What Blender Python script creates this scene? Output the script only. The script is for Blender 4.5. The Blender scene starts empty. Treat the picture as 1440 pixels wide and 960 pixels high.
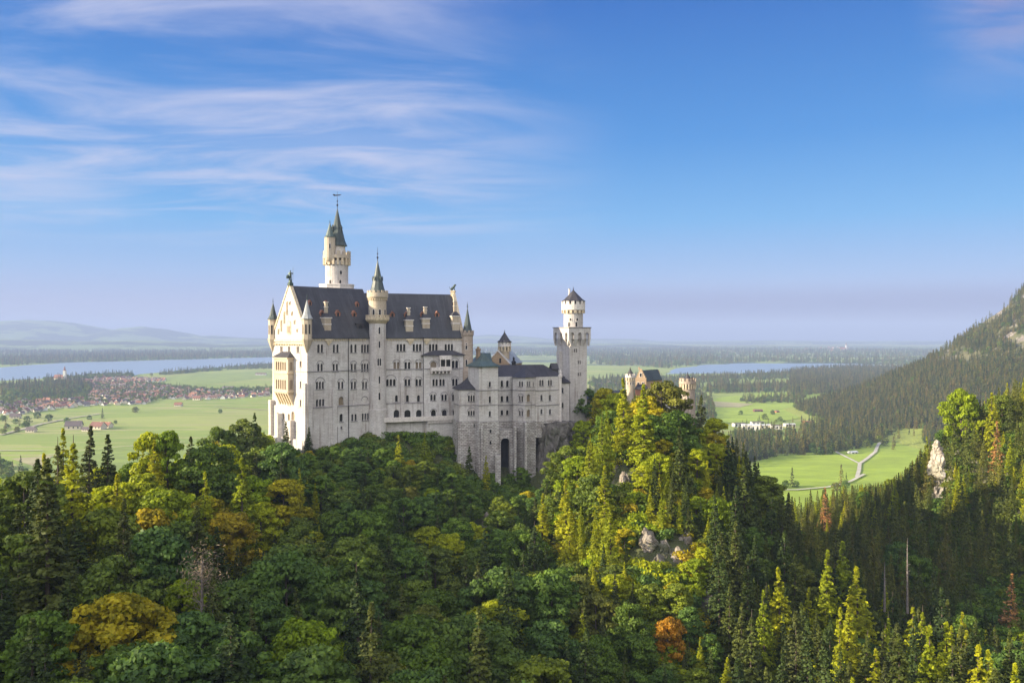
import bpy, math, random
import numpy as np
from mathutils import Vector, Matrix
SC = bpy.context.scene
COL = SC.collection
rnd = random.Random(7)
R = math.radians

# ---------------------------------------------------------------- camera, world, sun, exposure
F = 1200.0; UC = 720.0; VH = 471.0            # focal length in photo pixels, column of the axis, row of the horizon
cam_d = bpy.data.cameras.new('camera'); cam = bpy.data.objects.new('camera', cam_d); COL.objects.link(cam)
cam.location = (0, 0, 0); cam.rotation_euler = (R(90), 0, 0)
cam_d.sensor_width = 36; cam_d.lens = 30.0; cam_d.shift_y = -9.0/1440.0
cam_d.clip_start = 1.0; cam_d.clip_end = 90000
SC.camera = cam
SUN_EL = 17.0
SUN_H = Vector((-0.985, -0.17, 0)).normalized()          # horizontal direction towards the sun
sdir = Vector((SUN_H.x*math.cos(R(SUN_EL)), SUN_H.y*math.cos(R(SUN_EL)), math.sin(R(SUN_EL))))
sl = bpy.data.lights.new('sun', 'SUN'); so = bpy.data.objects.new('sun', sl); COL.objects.link(so)
sl.energy = 5.0; sl.angle = R(0.55); sl.color = (1.0, 0.86, 0.62)
so.rotation_euler = sdir.to_track_quat('Z', 'Y').to_euler(); so.location = (-300, -50, 400)
SC.view_settings.view_transform = 'Standard'; SC.view_settings.look = 'None'
SC.view_settings.gamma = 1.0; SC.view_settings.use_curve_mapping = False
SC.view_settings.exposure = 1.4
SC.cycles.use_denoising = True
SC.cycles.max_bounces = 6; SC.cycles.diffuse_bounces = 3; SC.cycles.glossy_bounces = 2
SC.cycles.transmission_bounces = 3; SC.cycles.volume_bounces = 0; SC.cycles.transparent_max_bounces = 6
SC.cycles.use_adaptive_sampling = True; SC.cycles.adaptive_threshold = 0.02
SC.cycles.caustics_reflective = False; SC.cycles.caustics_refractive = False

def N(nt, typ, loc=None, **kw):
    n = nt.nodes.new(typ)
    for k, v in kw.items():
        if hasattr(n, k): setattr(n, k, v)
    return n
def mathn(nt, op, a, b=None, c=None, clamp=False):
    n = nt.nodes.new('ShaderNodeMath'); n.operation = op; n.use_clamp = clamp
    for i, v in enumerate((a, b, c)):
        if v is None: continue
        if isinstance(v, (int, float)): n.inputs[i].default_value = v
        else: nt.links.new(v, n.inputs[i])
    return n.outputs[0]
def sstep(nt, x, a, b):
    n = nt.nodes.new('ShaderNodeMapRange'); n.interpolation_type = 'SMOOTHSTEP'
    nt.links.new(x, n.inputs[0]); n.inputs[1].default_value = a; n.inputs[2].default_value = b
    return n.outputs[0]
def mixc(nt, f, a, b, blend='MIX'):
    n = nt.nodes.new('ShaderNodeMix'); n.data_type = 'RGBA'; n.blend_type = blend
    for s, v in ((n.inputs[0], f), (n.inputs[6], a), (n.inputs[7], b)):
        if isinstance(v, (int, float)): s.default_value = v
        elif isinstance(v, tuple): s.default_value = (*v, 1) if len(v) == 3 else v
        else: nt.links.new(v, s)
    return n.outputs[2]

BACK_FILL = 6.8
W = bpy.data.worlds.new('World'); SC.world = W; W.use_nodes = True
nt = W.node_tree; nt.nodes.clear()
out = N(nt, 'ShaderNodeOutputWorld'); bg = N(nt, 'ShaderNodeBackground')
bg.inputs[1].default_value = 0.125
sky = N(nt, 'ShaderNodeTexSky'); sky.sky_type = 'NISHITA'; sky.sun_disc = False
sky.sun_elevation = R(SUN_EL); sky.sun_rotation = math.atan2(SUN_H.x, SUN_H.y)
sky.altitude = 900; sky.air_density = 1.0; sky.dust_density = 0.5; sky.ozone_density = 2.0
tc = N(nt, 'ShaderNodeTexCoord'); sep = N(nt, 'ShaderNodeSeparateXYZ'); nt.links.new(tc.outputs['Generated'], sep.inputs[0])
X, Y, Z = sep.outputs
zc = mathn(nt, 'ADD', mathn(nt, 'MAXIMUM', Z, 0.0), 0.05)
# high thin cirrus, laid out on a flat layer overhead
comb = N(nt, 'ShaderNodeCombineXYZ')
nt.links.new(mathn(nt, 'DIVIDE', X, zc), comb.inputs[0]); nt.links.new(mathn(nt, 'DIVIDE', Y, zc), comb.inputs[1])
mp = N(nt, 'ShaderNodeMapping'); mp.inputs['Rotation'].default_value = (0, 0, R(-20)); mp.inputs['Scale'].default_value = (0.42, 0.80, 1); mp.inputs['Location'].default_value = (3.3, 1.7, 0)
nt.links.new(comb.outputs[0], mp.inputs[0])
n1 = N(nt, 'ShaderNodeTexNoise'); n1.inputs['Scale'].default_value = 1.9; n1.inputs['Detail'].default_value = 10; n1.inputs['Roughness'].default_value = 0.58; n1.inputs['Distortion'].default_value = 0.7
nt.links.new(mp.outputs[0], n1.inputs['Vector'])
mp2 = N(nt, 'ShaderNodeMapping'); mp2.inputs['Scale'].default_value = (0.22, 0.5, 1); mp2.inputs['Location'].default_value = (1.1, 0.4, 0)
nt.links.new(comb.outputs[0], mp2.inputs[0])
n2 = N(nt, 'ShaderNodeTexNoise'); n2.inputs['Scale'].default_value = 1.0; n2.inputs['Detail'].default_value = 4
nt.links.new(mp2.outputs[0], n2.inputs['Vector'])
azi = mathn(nt, 'DIVIDE', X, mathn(nt, 'MAXIMUM', Y, 0.05))          # tangent of the azimuth
left = sstep(nt, azi, 0.16, -0.22)
hi = sstep(nt, Z, 0.085, 0.15); top = sstep(nt, Z, 0.44, 0.30)
cl = mathn(nt, 'ADD', mathn(nt, 'MULTIPLY', n1.outputs[0], 0.60), mathn(nt, 'MULTIPLY', n2.outputs[0], 0.52))
cl = sstep(nt, cl, 0.45, 0.70)
veil = sstep(nt, n2.outputs[0], 0.40, 0.62)
cl = mathn(nt, 'MAXIMUM', cl, mathn(nt, 'MULTIPLY', veil, 0.38))
cl = mathn(nt, 'MULTIPLY', cl, left); cl = mathn(nt, 'MULTIPLY', cl, hi)
cl = mathn(nt, 'MULTIPLY', cl, mathn(nt, 'ADD', mathn(nt, 'MULTIPLY', top, 0.6), 0.4))
right = mathn(nt, 'MULTIPLY', sstep(nt, azi, 0.46, 0.57), sstep(nt, Z, 0.22, 0.32))
cr = mathn(nt, 'MULTIPLY', sstep(nt, n1.outputs[0], 0.26, 0.52), right)
cl = mathn(nt, 'MAXIMUM', cl, mathn(nt, 'MULTIPLY', cr, 0.75))
gr = N(nt, 'ShaderNodeValToRGB'); e_ = gr.color_ramp.elements
GR = [(0.0, (.155, .155, .240)), (.035, (.142, .156, .262)), (.07, (.108, .170, .295)), (.13, (.046, .155, .305)), (.22, (.012, .100, .268)), (.37, (.001, .050, .205)), (.6, (.003, .04, .17))]
while len(e_) < len(GR): e_.new(.5)
for i_, (p_, c_) in enumerate(GR): e_[i_].position = p_; e_[i_].color = (*c_, 1)
nt.links.new(Z, gr.inputs[0])
grs = N(nt, 'ShaderNodeVectorMath'); grs.operation = 'SCALE'; grs.inputs['Scale'].default_value = 8.1; nt.links.new(gr.outputs[0], grs.inputs[0])
SKYC = mixc(nt, 0.93, sky.outputs[0], grs.outputs[0])
bank = mathn(nt, 'MULTIPLY', sstep(nt, Z, 0.062, 0.026), sstep(nt, azi, -0.25, 0.15))
SKYC = mixc(nt, mathn(nt, 'MULTIPLY', bank, 0.75), SKYC, (0.62, 0.66, 1.25))   # low cloud bank on the horizon
SKYC = mixc(nt, mathn(nt, 'MULTIPLY', cl, 0.88), SKYC, mixc(nt, right, (2.0, 2.06, 2.62), (1.45, 1.25, 1.75)))
# unseen bright white sky added behind the camera to fill the castle's shaded side
back = mathn(nt, 'MULTIPLY', sstep(nt, Y, -0.05, -0.45), sstep(nt, Z, 0.02, 0.12))
SKYC = mixc(nt, mathn(nt, 'MULTIPLY', back, 0.85), SKYC, (BACK_FILL*0.99, BACK_FILL, BACK_FILL*1.03))
nt.links.new(SKYC, bg.inputs[0]); nt.links.new(bg.outputs[0], out.inputs[0])

# ---------------------------------------------------------------- helpers
def at(u, v, y):                                     # photo pixel at depth y -> point
    return Vector(((u-UC)/F*y, y, (VH-v)/F*y))
GZ = -190.0
def gnd(u, v, z=GZ):                                 # photo pixel on a level at height z
    y = z*F/(VH-v); return ((u-UC)/F*y, y)
def tag(o, label=None, cat=None, group=None, kind=None):
    if label: o['label'] = label
    if cat: o['category'] = cat
    if group: o['group'] = group
    if kind: o['kind'] = kind
    return o
def thing(name, label, cat, loc, group=None):
    o = bpy.data.objects.new(name, None); COL.objects.link(o); o.location = loc
    o.empty_display_size = 1
    return tag(o, label, cat, group)

class MB:
    def __init__(s): s.v = []; s.f = []; s.m = []
    def poly(s, pts, m=0):
        b = len(s.v); s.v += [tuple(p) for p in pts]; s.f.append(tuple(range(b, b+len(pts)))); s.m.append(m)
    def quad(s, a, b, c, d, m=0): s.poly((a, b, c, d), m)
    def prism(s, pts, z0, z1, m=0, top=True, bot=True):      # pts ccw [(x,y)], z may be list for sloped top
        n = len(pts)
        for i in range(n):
            a, b = pts[i], pts[(i+1) % n]
            s.quad((a[0], a[1], z0), (b[0], b[1], z0), (b[0], b[1], z1), (a[0], a[1], z1), m)
        if top: s.poly([(p[0], p[1], z1) for p in pts], m)
        if bot: s.poly([(p[0], p[1], z0) for p in reversed(pts)], m)
    def taper(s, p0, p1, z0, z1, m=0):
        n = len(p0)
        for i in range(n):
            j = (i+1) % n
            s.quad((*p0[i], z0), (*p0[j], z0), (*p1[j], z1), (*p1[i], z1), m)
        s.poly([(*p, z1) for p in p1], m); s.poly([(*p, z0) for p in reversed(p0)], m)
    def obox(s, P, d, s0, s1, n0, n1, z0, z1, m=0):          # box in a facade's frame: along d, outward n
        n = (d[1], -d[0])
        q = lambda a, b: (P[0]+d[0]*a+n[0]*b, P[1]+d[1]*a+n[1]*b)
        s.prism([q(s0, n1), q(s1, n1), q(s1, n0), q(s0, n0)], z0, z1, m)
    def lathe(s, c, prof, n=20, m=0, rot=0.0, cap=True):
        rings = []
        for r, z in prof:
            rings.append([(c[0]+r*math.cos(rot+2*math.pi*k/n), c[1]+r*math.sin(rot+2*math.pi*k/n), z) for k in range(n)])
        for a, b in zip(rings, rings[1:]):
            for k in range(n):
                j = (k+1) % n
                s.quad(a[k], a[j], b[j], b[k], m)
        if cap:
            if prof[-1][0] > 0.02: s.poly(rings[-1], m)
            if prof[0][0] > 0.02: s.poly(list(reversed(rings[0])), m)
    def ringboxes(s, c, r, dr, n, frac, z0, z1, m=0, rot=0.0):
        for k in range(n):
            a = rot+2*math.pi*k/n; h = math.pi/n*frac
            P = lambda rr, aa: (c[0]+rr*math.cos(aa), c[1]+rr*math.sin(aa))
            s.prism([P(r+dr, a-h), P(r+dr, a+h), P(r, a+h), P(r, a-h)], z0, z1, m)
    def build(s, name, mats, parent=None, smooth=False):
        if not isinstance(mats, (list, tuple)): mats = [mats]
        me = bpy.data.meshes.new(name); off = Vector((0, 0, 0))
        if parent is not None:
            off = Vector(parent.location); q = parent.parent
            while q is not None: off = off+Vector(q.location); q = q.parent
        me.from_pydata([(x-off.x, y-off.y, z-off.z) for x, y, z in s.v], [], s.f)
        for m in mats: me.materials.append(m)
        me.polygons.foreach_set('material_index', s.m)
        uv = me.uv_layers.new(name='UVMap'); dat = np.zeros(len(me.loops)*2, dtype=np.float32)
        Zv = Vector((0, 0, 1)); k = 0
        for p in me.polygons:
            n = p.normal; t = Zv.cross(n)
            if t.length < 1e-3: t = Vector((1, 0, 0))
            t.normalize(); b = n.cross(t)
            for li in p.loop_indices:
                co = me.vertices[me.loops[li].vertex_index].co+off
                dat[2*li] = co.dot(t); dat[2*li+1] = co.dot(b)
        uv.data.foreach_set('uv', dat)
        if smooth: me.polygons.foreach_set('use_smooth', [True]*len(me.polygons))
        o = bpy.data.objects.new(name, me); COL.objects.link(o)
        if parent is not None: o.parent = parent
        return o

def npmesh(name, V, Q, mat, smooth=False):
    me = bpy.data.meshes.new(name); V = np.asarray(V, np.float32); Q = np.asarray(Q, np.int32); k = Q.shape[1]
    me.vertices.add(len(V)); me.vertices.foreach_set('co', V.ravel())
    me.loops.add(Q.size); me.loops.foreach_set('vertex_index', Q.ravel())
    me.polygons.add(len(Q)); me.polygons.foreach_set('loop_start', np.arange(0, Q.size, k, dtype=np.int32))
    try: me.polygons.foreach_set('loop_total', np.full(len(Q), k, dtype=np.int32))
    except Exception: pass
    if smooth: me.polygons.foreach_set('use_smooth', np.ones(len(Q), dtype=bool))
    me.update(calc_edges=True)
    for m in (mat if isinstance(mat, (list, tuple)) else [mat]): me.materials.append(m)
    return me

# ---------------------------------------------------------------- materials
def newmat(name):
    m = bpy.data.materials.new(name); m.use_nodes = True; t = m.node_tree; t.nodes.clear()
    o = N(t, 'ShaderNodeOutputMaterial'); b = N(t, 'ShaderNodeBsdfPrincipled'); t.links.new(b.outputs[0], o.inputs[0])
    return m, t, b, o
def ramp(t, fac, stops):
    r = N(t, 'ShaderNodeValToRGB'); e = r.color_ramp.elements
    while len(e) < len(stops): e.new(0.5)
    for i, (p, c) in enumerate(stops): e[i].position = p; e[i].color = (*c, 1)
    t.links.new(fac, r.inputs[0]); return r.outputs[0]
def noise(t, vec, scale, detail=4, rough=0.55, dist=0.0):
    n = N(t, 'ShaderNodeTexNoise'); n.inputs['Scale'].default_value = scale; n.inputs['Detail'].default_value = detail
    n.inputs['Roughness'].default_value = rough; n.inputs['Distortion'].default_value = dist
    if vec is not None: t.links.new(vec, n.inputs['Vector'])
    return n.outputs[0]
def pos(t): return N(t, 'ShaderNodeNewGeometry').outputs['Position']
def scaled(t, vec, s, loc=(0, 0, 0), rot=(0, 0, 0)):
    m = N(t, 'ShaderNodeMapping'); m.inputs['Scale'].default_value = s; m.inputs['Location'].default_value = loc; m.inputs['Rotation'].default_value = rot
    t.links.new(vec, m.inputs[0]); return m.outputs[0]
def bump(t, b, h, strength, dist):
    n = N(t, 'ShaderNodeBump'); n.inputs['Strength'].default_value = strength; n.inputs['Distance'].default_value = dist
    t.links.new(h, n.inputs['Height']); t.links.new(n.outputs[0], b.inputs['Normal'])

def stone(name, c1, c2, mortar, bw=1.1, bh=0.45, var=0.5, bs=0.4, streak=0.35, msize=0.03):
    m, t, b, o = newmat(name); uv = N(t, 'ShaderNodeUVMap').outputs[0]; p = pos(t)
    br = N(t, 'ShaderNodeTexBrick'); t.links.new(uv, br.inputs['Vector'])
    br.inputs['Scale'].default_value = 1.0; br.inputs['Brick Width'].default_value = bw; br.inputs['Row Height'].default_value = bh
    br.inputs['Mortar Size'].default_value = msize; br.inputs['Mortar Smooth'].default_value = 0.3; br.inputs['Bias'].default_value = 0.0
    br.inputs['Color1'].default_value = (*c1, 1); br.inputs['Color2'].default_value = (*c2, 1); br.inputs['Mortar'].default_value = (*mortar, 1)
    big = noise(t, p, 0.09, 5); c = mixc(t, sstep(t, big, 0.3, 0.75), br.outputs[0], mixc(t, 1.0, br.outputs[0], (0.80, 0.76, 0.74), 'MULTIPLY'))
    st = noise(t, scaled(t, p, (0.9, 0.9, 0.07)), 1.0, 6, 0.65)
    c = mixc(t, mathn(t, 'MULTIPLY', sstep(t, st, 0.5, 0.72), streak), c, mixc(t, 1.0, c, (0.52, 0.46, 0.42), 'MULTIPLY'))
    fine = noise(t, p, 2.2, 3); c = mixc(t, mathn(t, 'MULTIPLY', fine, var*0.5), c, mixc(t, 1.0, c, (0.7, 0.7, 0.7), 'MULTIPLY'))
    t.links.new(c, b.inputs['Base Color']); b.inputs['Roughness'].default_value = 0.9
    h = mathn(t, 'ADD', mathn(t, 'MULTIPLY', br.outputs['Fac'], -1.0), mathn(t, 'MULTIPLY', fine, 0.8)); bump(t, b, h, bs, 0.12)
    return m
def plain(name, c, rough=0.8, var=0.25, scale=1.5, metal=0.0, bs=0.0):
    m, t, b, o = newmat(name); p = pos(t); f = noise(t, p, scale, 4)
    cc = mixc(t, sstep(t, f, 0.3, 0.7), tuple(x*(1-var) for x in c), tuple(min(1, x*(1+var)) for x in c))
    t.links.new(cc, b.inputs['Base Color']); b.inputs['Roughness'].default_value = rough; b.inputs['Metallic'].default_value = metal
    if bs: bump(t, b, f, bs, 0.3)
    return m
def roofm(name, c, seam=0.65, rough=0.5, streak=(0.09, 0.10, 0.11)):
    m, t, b, o = newmat(name); uv = N(t, 'ShaderNodeUVMap').outputs[0]; s = N(t, 'ShaderNodeSeparateXYZ'); t.links.new(uv, s.inputs[0])
    fr = mathn(t, 'FRACT', mathn(t, 'DIVIDE', s.outputs[0], seam)); ln = mathn(t, 'LESS_THAN', fr, 0.13)
    f = noise(t, pos(t), 0.25, 5); st = noise(t, scaled(t, uv, (1.2, 0.12, 1)), 1.0, 5, 0.6)
    cc = mixc(t, sstep(t, f, 0.3, 0.7), tuple(x*0.75 for x in c), tuple(x*1.25 for x in c))
    wn = N(t, 'ShaderNodeTexWhiteNoise'); wn.noise_dimensions = '1D'; t.links.new(mathn(t, 'FLOOR', mathn(t, 'DIVIDE', s.outputs[0], seam*2)), wn.inputs['W'])
    cc = mixc(t, mathn(t, 'MULTIPLY', wn.outputs[0], 0.55), cc, tuple(x*1.7 for x in c))
    cr2 = mathn(t, 'LESS_THAN', mathn(t, 'FRACT', mathn(t, 'DIVIDE', s.outputs[1], 1.9)), 0.08); cc = mixc(t, mathn(t, 'MULTIPLY', cr2, 0.3), cc, tuple(x*.5 for x in c))
    cc = mixc(t, mathn(t, 'MULTIPLY', sstep(t, st, 0.5, 0.75), 0.7), cc, streak)
    cc = mixc(t, mathn(t, 'MULTIPLY', ln, 0.35), cc, tuple(x*0.5 for x in c))
    t.links.new(cc, b.inputs['Base Color']); b.inputs['Roughness'].default_value = rough; b.inputs['Metallic'].default_value = 0.0
    bump(t, b, ln, 0.5, 0.06)
    return m
M = {}
M['lime'] = stone('limestone', (0.72, 0.685, 0.65), (0.60, 0.565, 0.535), (0.45, 0.425, 0.405), 1.3, 0.55, 0.9, 0.35, 0.85, 0.035)
M['warm'] = stone('sandstone', (0.60, 0.515, 0.40), (0.51, 0.43, 0.325), (0.40, 0.32, 0.22), 1.0, 0.42, 0.6, 0.3)
M['trim'] = plain('carved_stone', (0.64, 0.58, 0.53), 0.85, 0.15)
M['gold'] = plain('ochre_stone', (0.58, 0.475, 0.33), 0.85, 0.2)
M['rough'] = stone('rusticated_stone', (0.72, 0.68, 0.64), (0.42, 0.38, 0.35), (0.16, 0.15, 0.14), 1.35, 0.62, 0.9, 1.0, 0.5, 0.07)
M['brick'] = stone('red_brick', (0.44, 0.17, 0.09), (0.36, 0.13, 0.07), (0.36, 0.26, 0.2), 0.5, 0.2, 0.5, 0.3)
M['tan'] = stone('tan_brick', (0.52, 0.38, 0.24), (0.44, 0.30, 0.19), (0.40, 0.32, 0.24), 0.8, 0.3, 0.5, 0.3)
M['pinkstone'] = stone('weathered_stone', (0.56, 0.46, 0.37), (0.44, 0.35, 0.28), (0.36, 0.30, 0.25), 1.0, 0.45, 0.9, 0.6)
M['slate'] = roofm('slate_roof', (0.034, 0.035, 0.040), 0.8, 0.55, (0.085, 0.086, 0.095))
M['slate2'] = roofm('dark_slate_roof', (0.036, 0.034, 0.040), 0.5, 0.6, (0.06, 0.055, 0.055))
M['copper'] = roofm('copper_roof', (0.060, 0.088, 0.082), 0.45, 0.5, (0.14, 0.19, 0.165))
M['darkcopper'] = roofm('dark_copper_roof', (0.036, 0.050, 0.048), 0.45, 0.5, (0.06, 0.09, 0.085))
M['paleroof'] = roofm('pale_zinc_roof', (0.26, 0.27, 0.27), 0.45, 0.45, (0.33, 0.34, 0.33))
M['bronze'] = plain('bronze', (0.05, 0.075, 0.06), 0.45, 0.3, 3, 0.5)
M['iron'] = plain('iron', (0.03, 0.03, 0.035), 0.5, 0.2, 3, 0.5)
M['line'] = plain('string_course', (0.26, 0.24, 0.24), 0.8, 0.25)
M['red'] = plain('red_dormer', (0.30, 0.14, 0.09), 0.8, 0.2)
m, t, b, o = newmat('window_glass'); b.inputs['Base Color'].default_value = (0.018, 0.018, 0.024, 1); b.inputs['Roughness'].default_value = 0.15; M['glass'] = m
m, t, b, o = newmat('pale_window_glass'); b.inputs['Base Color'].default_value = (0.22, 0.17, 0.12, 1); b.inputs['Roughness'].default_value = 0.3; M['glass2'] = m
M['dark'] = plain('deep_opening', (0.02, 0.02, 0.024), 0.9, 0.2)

def foliage(name, stops, tr=0.35, rough=0.6, nz=0.42):
    m, t, b, o = newmat(name); oi = N(t, 'ShaderNodeObjectInfo')
    c = ramp(t, oi.outputs['Random'], stops)
    oc = N(t, 'ShaderNodeTexCoord').outputs['Object']
    f = noise(t, oc, 0.35, 3); f2 = noise(t, oc, 2.3, 1)
    f = mathn(t, 'ADD', mathn(t, 'MULTIPLY', f, 0.6), mathn(t, 'MULTIPLY', f2, 0.4))
    c = mixc(t, sstep(t, f, 0.36, 0.64), mixc(t, 1.0, c, (1-nz, 1-nz*0.9, 1-nz, ), 'MULTIPLY'), mixc(t, 1.0, c, (1+nz*1.2, 1+nz, 1.0), 'MULTIPLY'))
    t.links.new(c, b.inputs['Base Color']); b.inputs['Roughness'].default_value = rough
    b.inputs['Specular IOR Level'].default_value = 0.25
    tl = N(t, 'ShaderNodeBsdfTranslucent'); t.links.new(mixc(t, 1.0, c, (1.25, 1.15, 0.6), 'MULTIPLY'), tl.inputs[0])
    mx = N(t, 'ShaderNodeMixShader'); mx.inputs[0].default_value = tr
    t.links.new(b.outputs[0], mx.inputs[1]); t.links.new(tl.outputs[0], mx.inputs[2]); t.links.new(mx.outputs[0], o.inputs[0])
    return m
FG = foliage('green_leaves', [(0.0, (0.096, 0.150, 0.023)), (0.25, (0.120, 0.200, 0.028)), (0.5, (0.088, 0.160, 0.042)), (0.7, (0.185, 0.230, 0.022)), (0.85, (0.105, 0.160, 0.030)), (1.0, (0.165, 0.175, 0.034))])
FY = foliage('sunlit_yellowing_leaves', [(0.0, (0.25, 0.33, 0.014)), (0.35, (0.35, 0.39, 0.014)), (0.6, (0.20, 0.30, 0.016)), (0.85, (0.40, 0.36, 0.016)), (1.0, (0.34, 0.27, 0.018))], 0.42)  # warm sunlight put into the leaf yellow, on top of some autumn turning
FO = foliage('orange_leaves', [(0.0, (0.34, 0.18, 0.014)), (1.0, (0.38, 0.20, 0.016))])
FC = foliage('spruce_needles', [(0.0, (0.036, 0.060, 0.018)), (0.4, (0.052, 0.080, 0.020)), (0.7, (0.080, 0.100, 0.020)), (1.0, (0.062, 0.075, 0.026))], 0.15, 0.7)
FL = foliage('sunlit_needles', [(0.0, (0.28, 0.33, 0.016)), (0.5, (0.37, 0.38, 0.018)), (1.0, (0.22, 0.28, 0.018))], 0.38, 0.7)  # needles coloured bright yellow green to look sunlit
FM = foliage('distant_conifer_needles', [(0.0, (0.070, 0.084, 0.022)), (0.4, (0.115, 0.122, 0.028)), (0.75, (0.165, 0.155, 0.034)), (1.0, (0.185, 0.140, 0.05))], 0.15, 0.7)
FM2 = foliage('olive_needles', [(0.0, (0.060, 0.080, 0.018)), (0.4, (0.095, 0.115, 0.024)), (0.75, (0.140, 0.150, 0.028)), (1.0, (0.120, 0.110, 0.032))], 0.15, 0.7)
FD = foliage('brown_needles', [(0.0, (0.30, 0.15, 0.07)), (1.0, (0.33, 0.18, 0.08))], 0.1, 0.8)
FB = foliage('dry_twigs', [(0.0, (0.20, 0.15, 0.13)), (1.0, (0.23, 0.18, 0.155))], 0.0, 0.9)
M['bark'] = plain('bark', (0.085, 0.065, 0.05), 0.95, 0.3, 2, 0, 0.5)
M['snag'] = plain('dead_wood', (0.19, 0.16, 0.14), 0.95, 0.3, 2)
import bmesh
HAZE = 0.000085
# ---------------------------------------------------------------- terrain of the castle hill, the gorge and the near right slope
CP = [  # x, y, ground height
 (-72,300,-43),(-90,320,-45),(-60,314,-40),(-40,322,-38),(-25,328,-40),(-40,350,-38),(-72,345,-42),
 (-18,316,-53),(-2,318,-57),(12,322,-58),(24,326,-50),(0,345,-42),(24,346,-36),(0,300,-64),(20,300,-58),
 (42,380,-40),(62,395,-40),(80,385,-43),(62,350,-40),
 (34,262,-36),(50,282,-37),(42,300,-38),(26,272,-42),(60,262,-46),(68,290,-44),(78,320,-46),
 (34,240,-47),(38,216,-60),(36,194,-72),(38,165,-80),(56,225,-62),(50,205,-70),
 (8,250,-68),(14,225,-74),(4,275,-63),(18,255,-58),
 (-31,235,-70),(-45,185,-69),(0,185,-76),(-20,140,-70),(-28,110,-62),(-22,270,-60),(-45,285,-54),(-62,288,-50),(-5,230,-74),
 (-92,225,-43),(-95,170,-43),(-80,140,-47),(-78,180,-58),(-52,150,-62),(-62,120,-58),(-83,270,-47),(-62,250,-56),(-70,215,-56),
 (-120,330,-80),(-160,260,-80),(-130,210,-62),(-112,255,-60),(-140,150,-55),(-110,110,-50),
 (87,290,-64),(97,270,-78),(66,210,-78),(57,180,-80),(75,170,-76),(74,130,-68),(63,130,-72),(90,150,-72),(100,120,-64),
 (80,240,-76),(100,330,-80),(105,380,-100),
 (120,300,-97),(121,250,-98),(130,225,-90),(165,280,-74),(198,330,-36),(184,350,-45),(178,372,-64),(168,380,-86),(190,300,-50),(150,310,-86),
 (176,480,-97),(212,480,-86),(150,450,-103),(240,500,-100),(280,520,-90),(150,400,-112),(140,350,-102),(130,420,-116),(200,430,-84),
 (260,330,10),(330,450,0),(300,300,60),(400,400,120),(240,250,0),(180,200,-50),(170,140,-55),(420,560,40),
 (0,0,-95),(0,60,-85),(60,70,-78),(-60,60,-72),(120,60,-60),(-120,40,-45),
 (0,420,-90),(-90,400,-105),(80,450,-120),(0,500,-170),(-150,450,-160),(100,540,-175),(200,620,-175),(300,680,-170),(-250,350,-150),(-260,500,-195),
 (0,600,-205),(-150,600,-205),(150,640,-200),(-500,500,-205),(-500,700,-205),(0,720,-215),(300,760,-205),(-300,720,-210),(450,760,-190),
 (-280,250,-120),(-250,120,-70),(-280,0,-60),
]
CP = np.array(CP, float)
def rbf_fit(P):
    n = len(P); D = np.hypot(P[:, None, 0]-P[None, :, 0], P[:, None, 1]-P[None, :, 1])
    A = np.zeros((n+3, n+3)); A[:n, :n] = D - np.eye(n)*1.5
    A[:n, n] = 1; A[:n, n+1:] = P[:, :2]/100; A[n, :n] = 1; A[n+1:, :n] = P[:, :2].T/100
    return np.linalg.solve(A, np.concatenate([P[:, 2], np.zeros(3)]))
CW = rbf_fit(CP)
def fnoise(x, y, s, seed=0.0):
    x = x/s; y = y/s
    return (np.sin(x*1.0+1.3*np.sin(y*0.9+seed)+seed)+np.sin(y*1.17+1.1*np.sin(x*1.21+2*seed)+1.7*seed)
            + 0.5*np.sin(2.3*x-1.9*y+seed)+0.5*np.sin(2.9*y+2.1*x+3*seed)
            + 0.3*np.sin(5.1*x+1.5*np.sin(4.3*y)+seed)+0.3*np.sin(5.7*y+1.2*np.sin(4.9*x)))/3.6
def H(x, y):
    x = np.asarray(x, float); y = np.asarray(y, float); sh = x.shape; x = x.ravel(); y = y.ravel()
    z = np.zeros_like(x)
    for i in range(0, len(x), 20000):
        a, b_ = x[i:i+20000], y[i:i+20000]
        D = np.hypot(a[:, None]-CP[None, :, 0], b_[:, None]-CP[None, :, 1])
        z[i:i+20000] = D@CW[:len(CP)]+CW[len(CP)]+CW[len(CP)+1]*a/100+CW[len(CP)+2]*b_/100
    z = z+1.6*fnoise(x, y, 9.0, 0.7)+0.6*fnoise(x, y, 2.9, 2.0)
    # mountain on the left, outside the frame, whose shadow lies over the gorge
    fall = 1/(1+np.exp((y-(330+60*np.sin(y/90)))/26))
    ridge = (np.interp(y, [-50, 60, 120, 400], [285, 280, 240, 232])+8*np.sin(y/23)+5*np.sin(y/9.7+1))*np.exp(-((x+520)/125)**2/1.0)*fall
    z = np.maximum(z, -192+ridge+10*fnoise(x, y, 30, 1.0)*np.minimum(1, ridge/80))
    edge = np.clip((y-600)/140, 0, 1)
    z = z*(1-edge)+(-215)*edge
    return np.maximum(z, -215).reshape(sh)
def grid_obj(name, xs, ys, Z, mat, kind='structure'):
    nx, ny = len(xs), len(ys); Xg, Yg = np.meshgrid(xs, ys)
    V = np.stack([Xg.ravel(), Yg.ravel(), Z.ravel()], 1)
    i = np.arange((ny-1)*nx).reshape(ny-1, nx)[:, :-1].ravel()
    Q = np.stack([i, i+1, i+nx+1, i+nx], 1)
    me = npmesh(name, V, Q, mat, True); o = bpy.data.objects.new(name, me); COL.objects.link(o)
    o['kind'] = kind; return o

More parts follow.
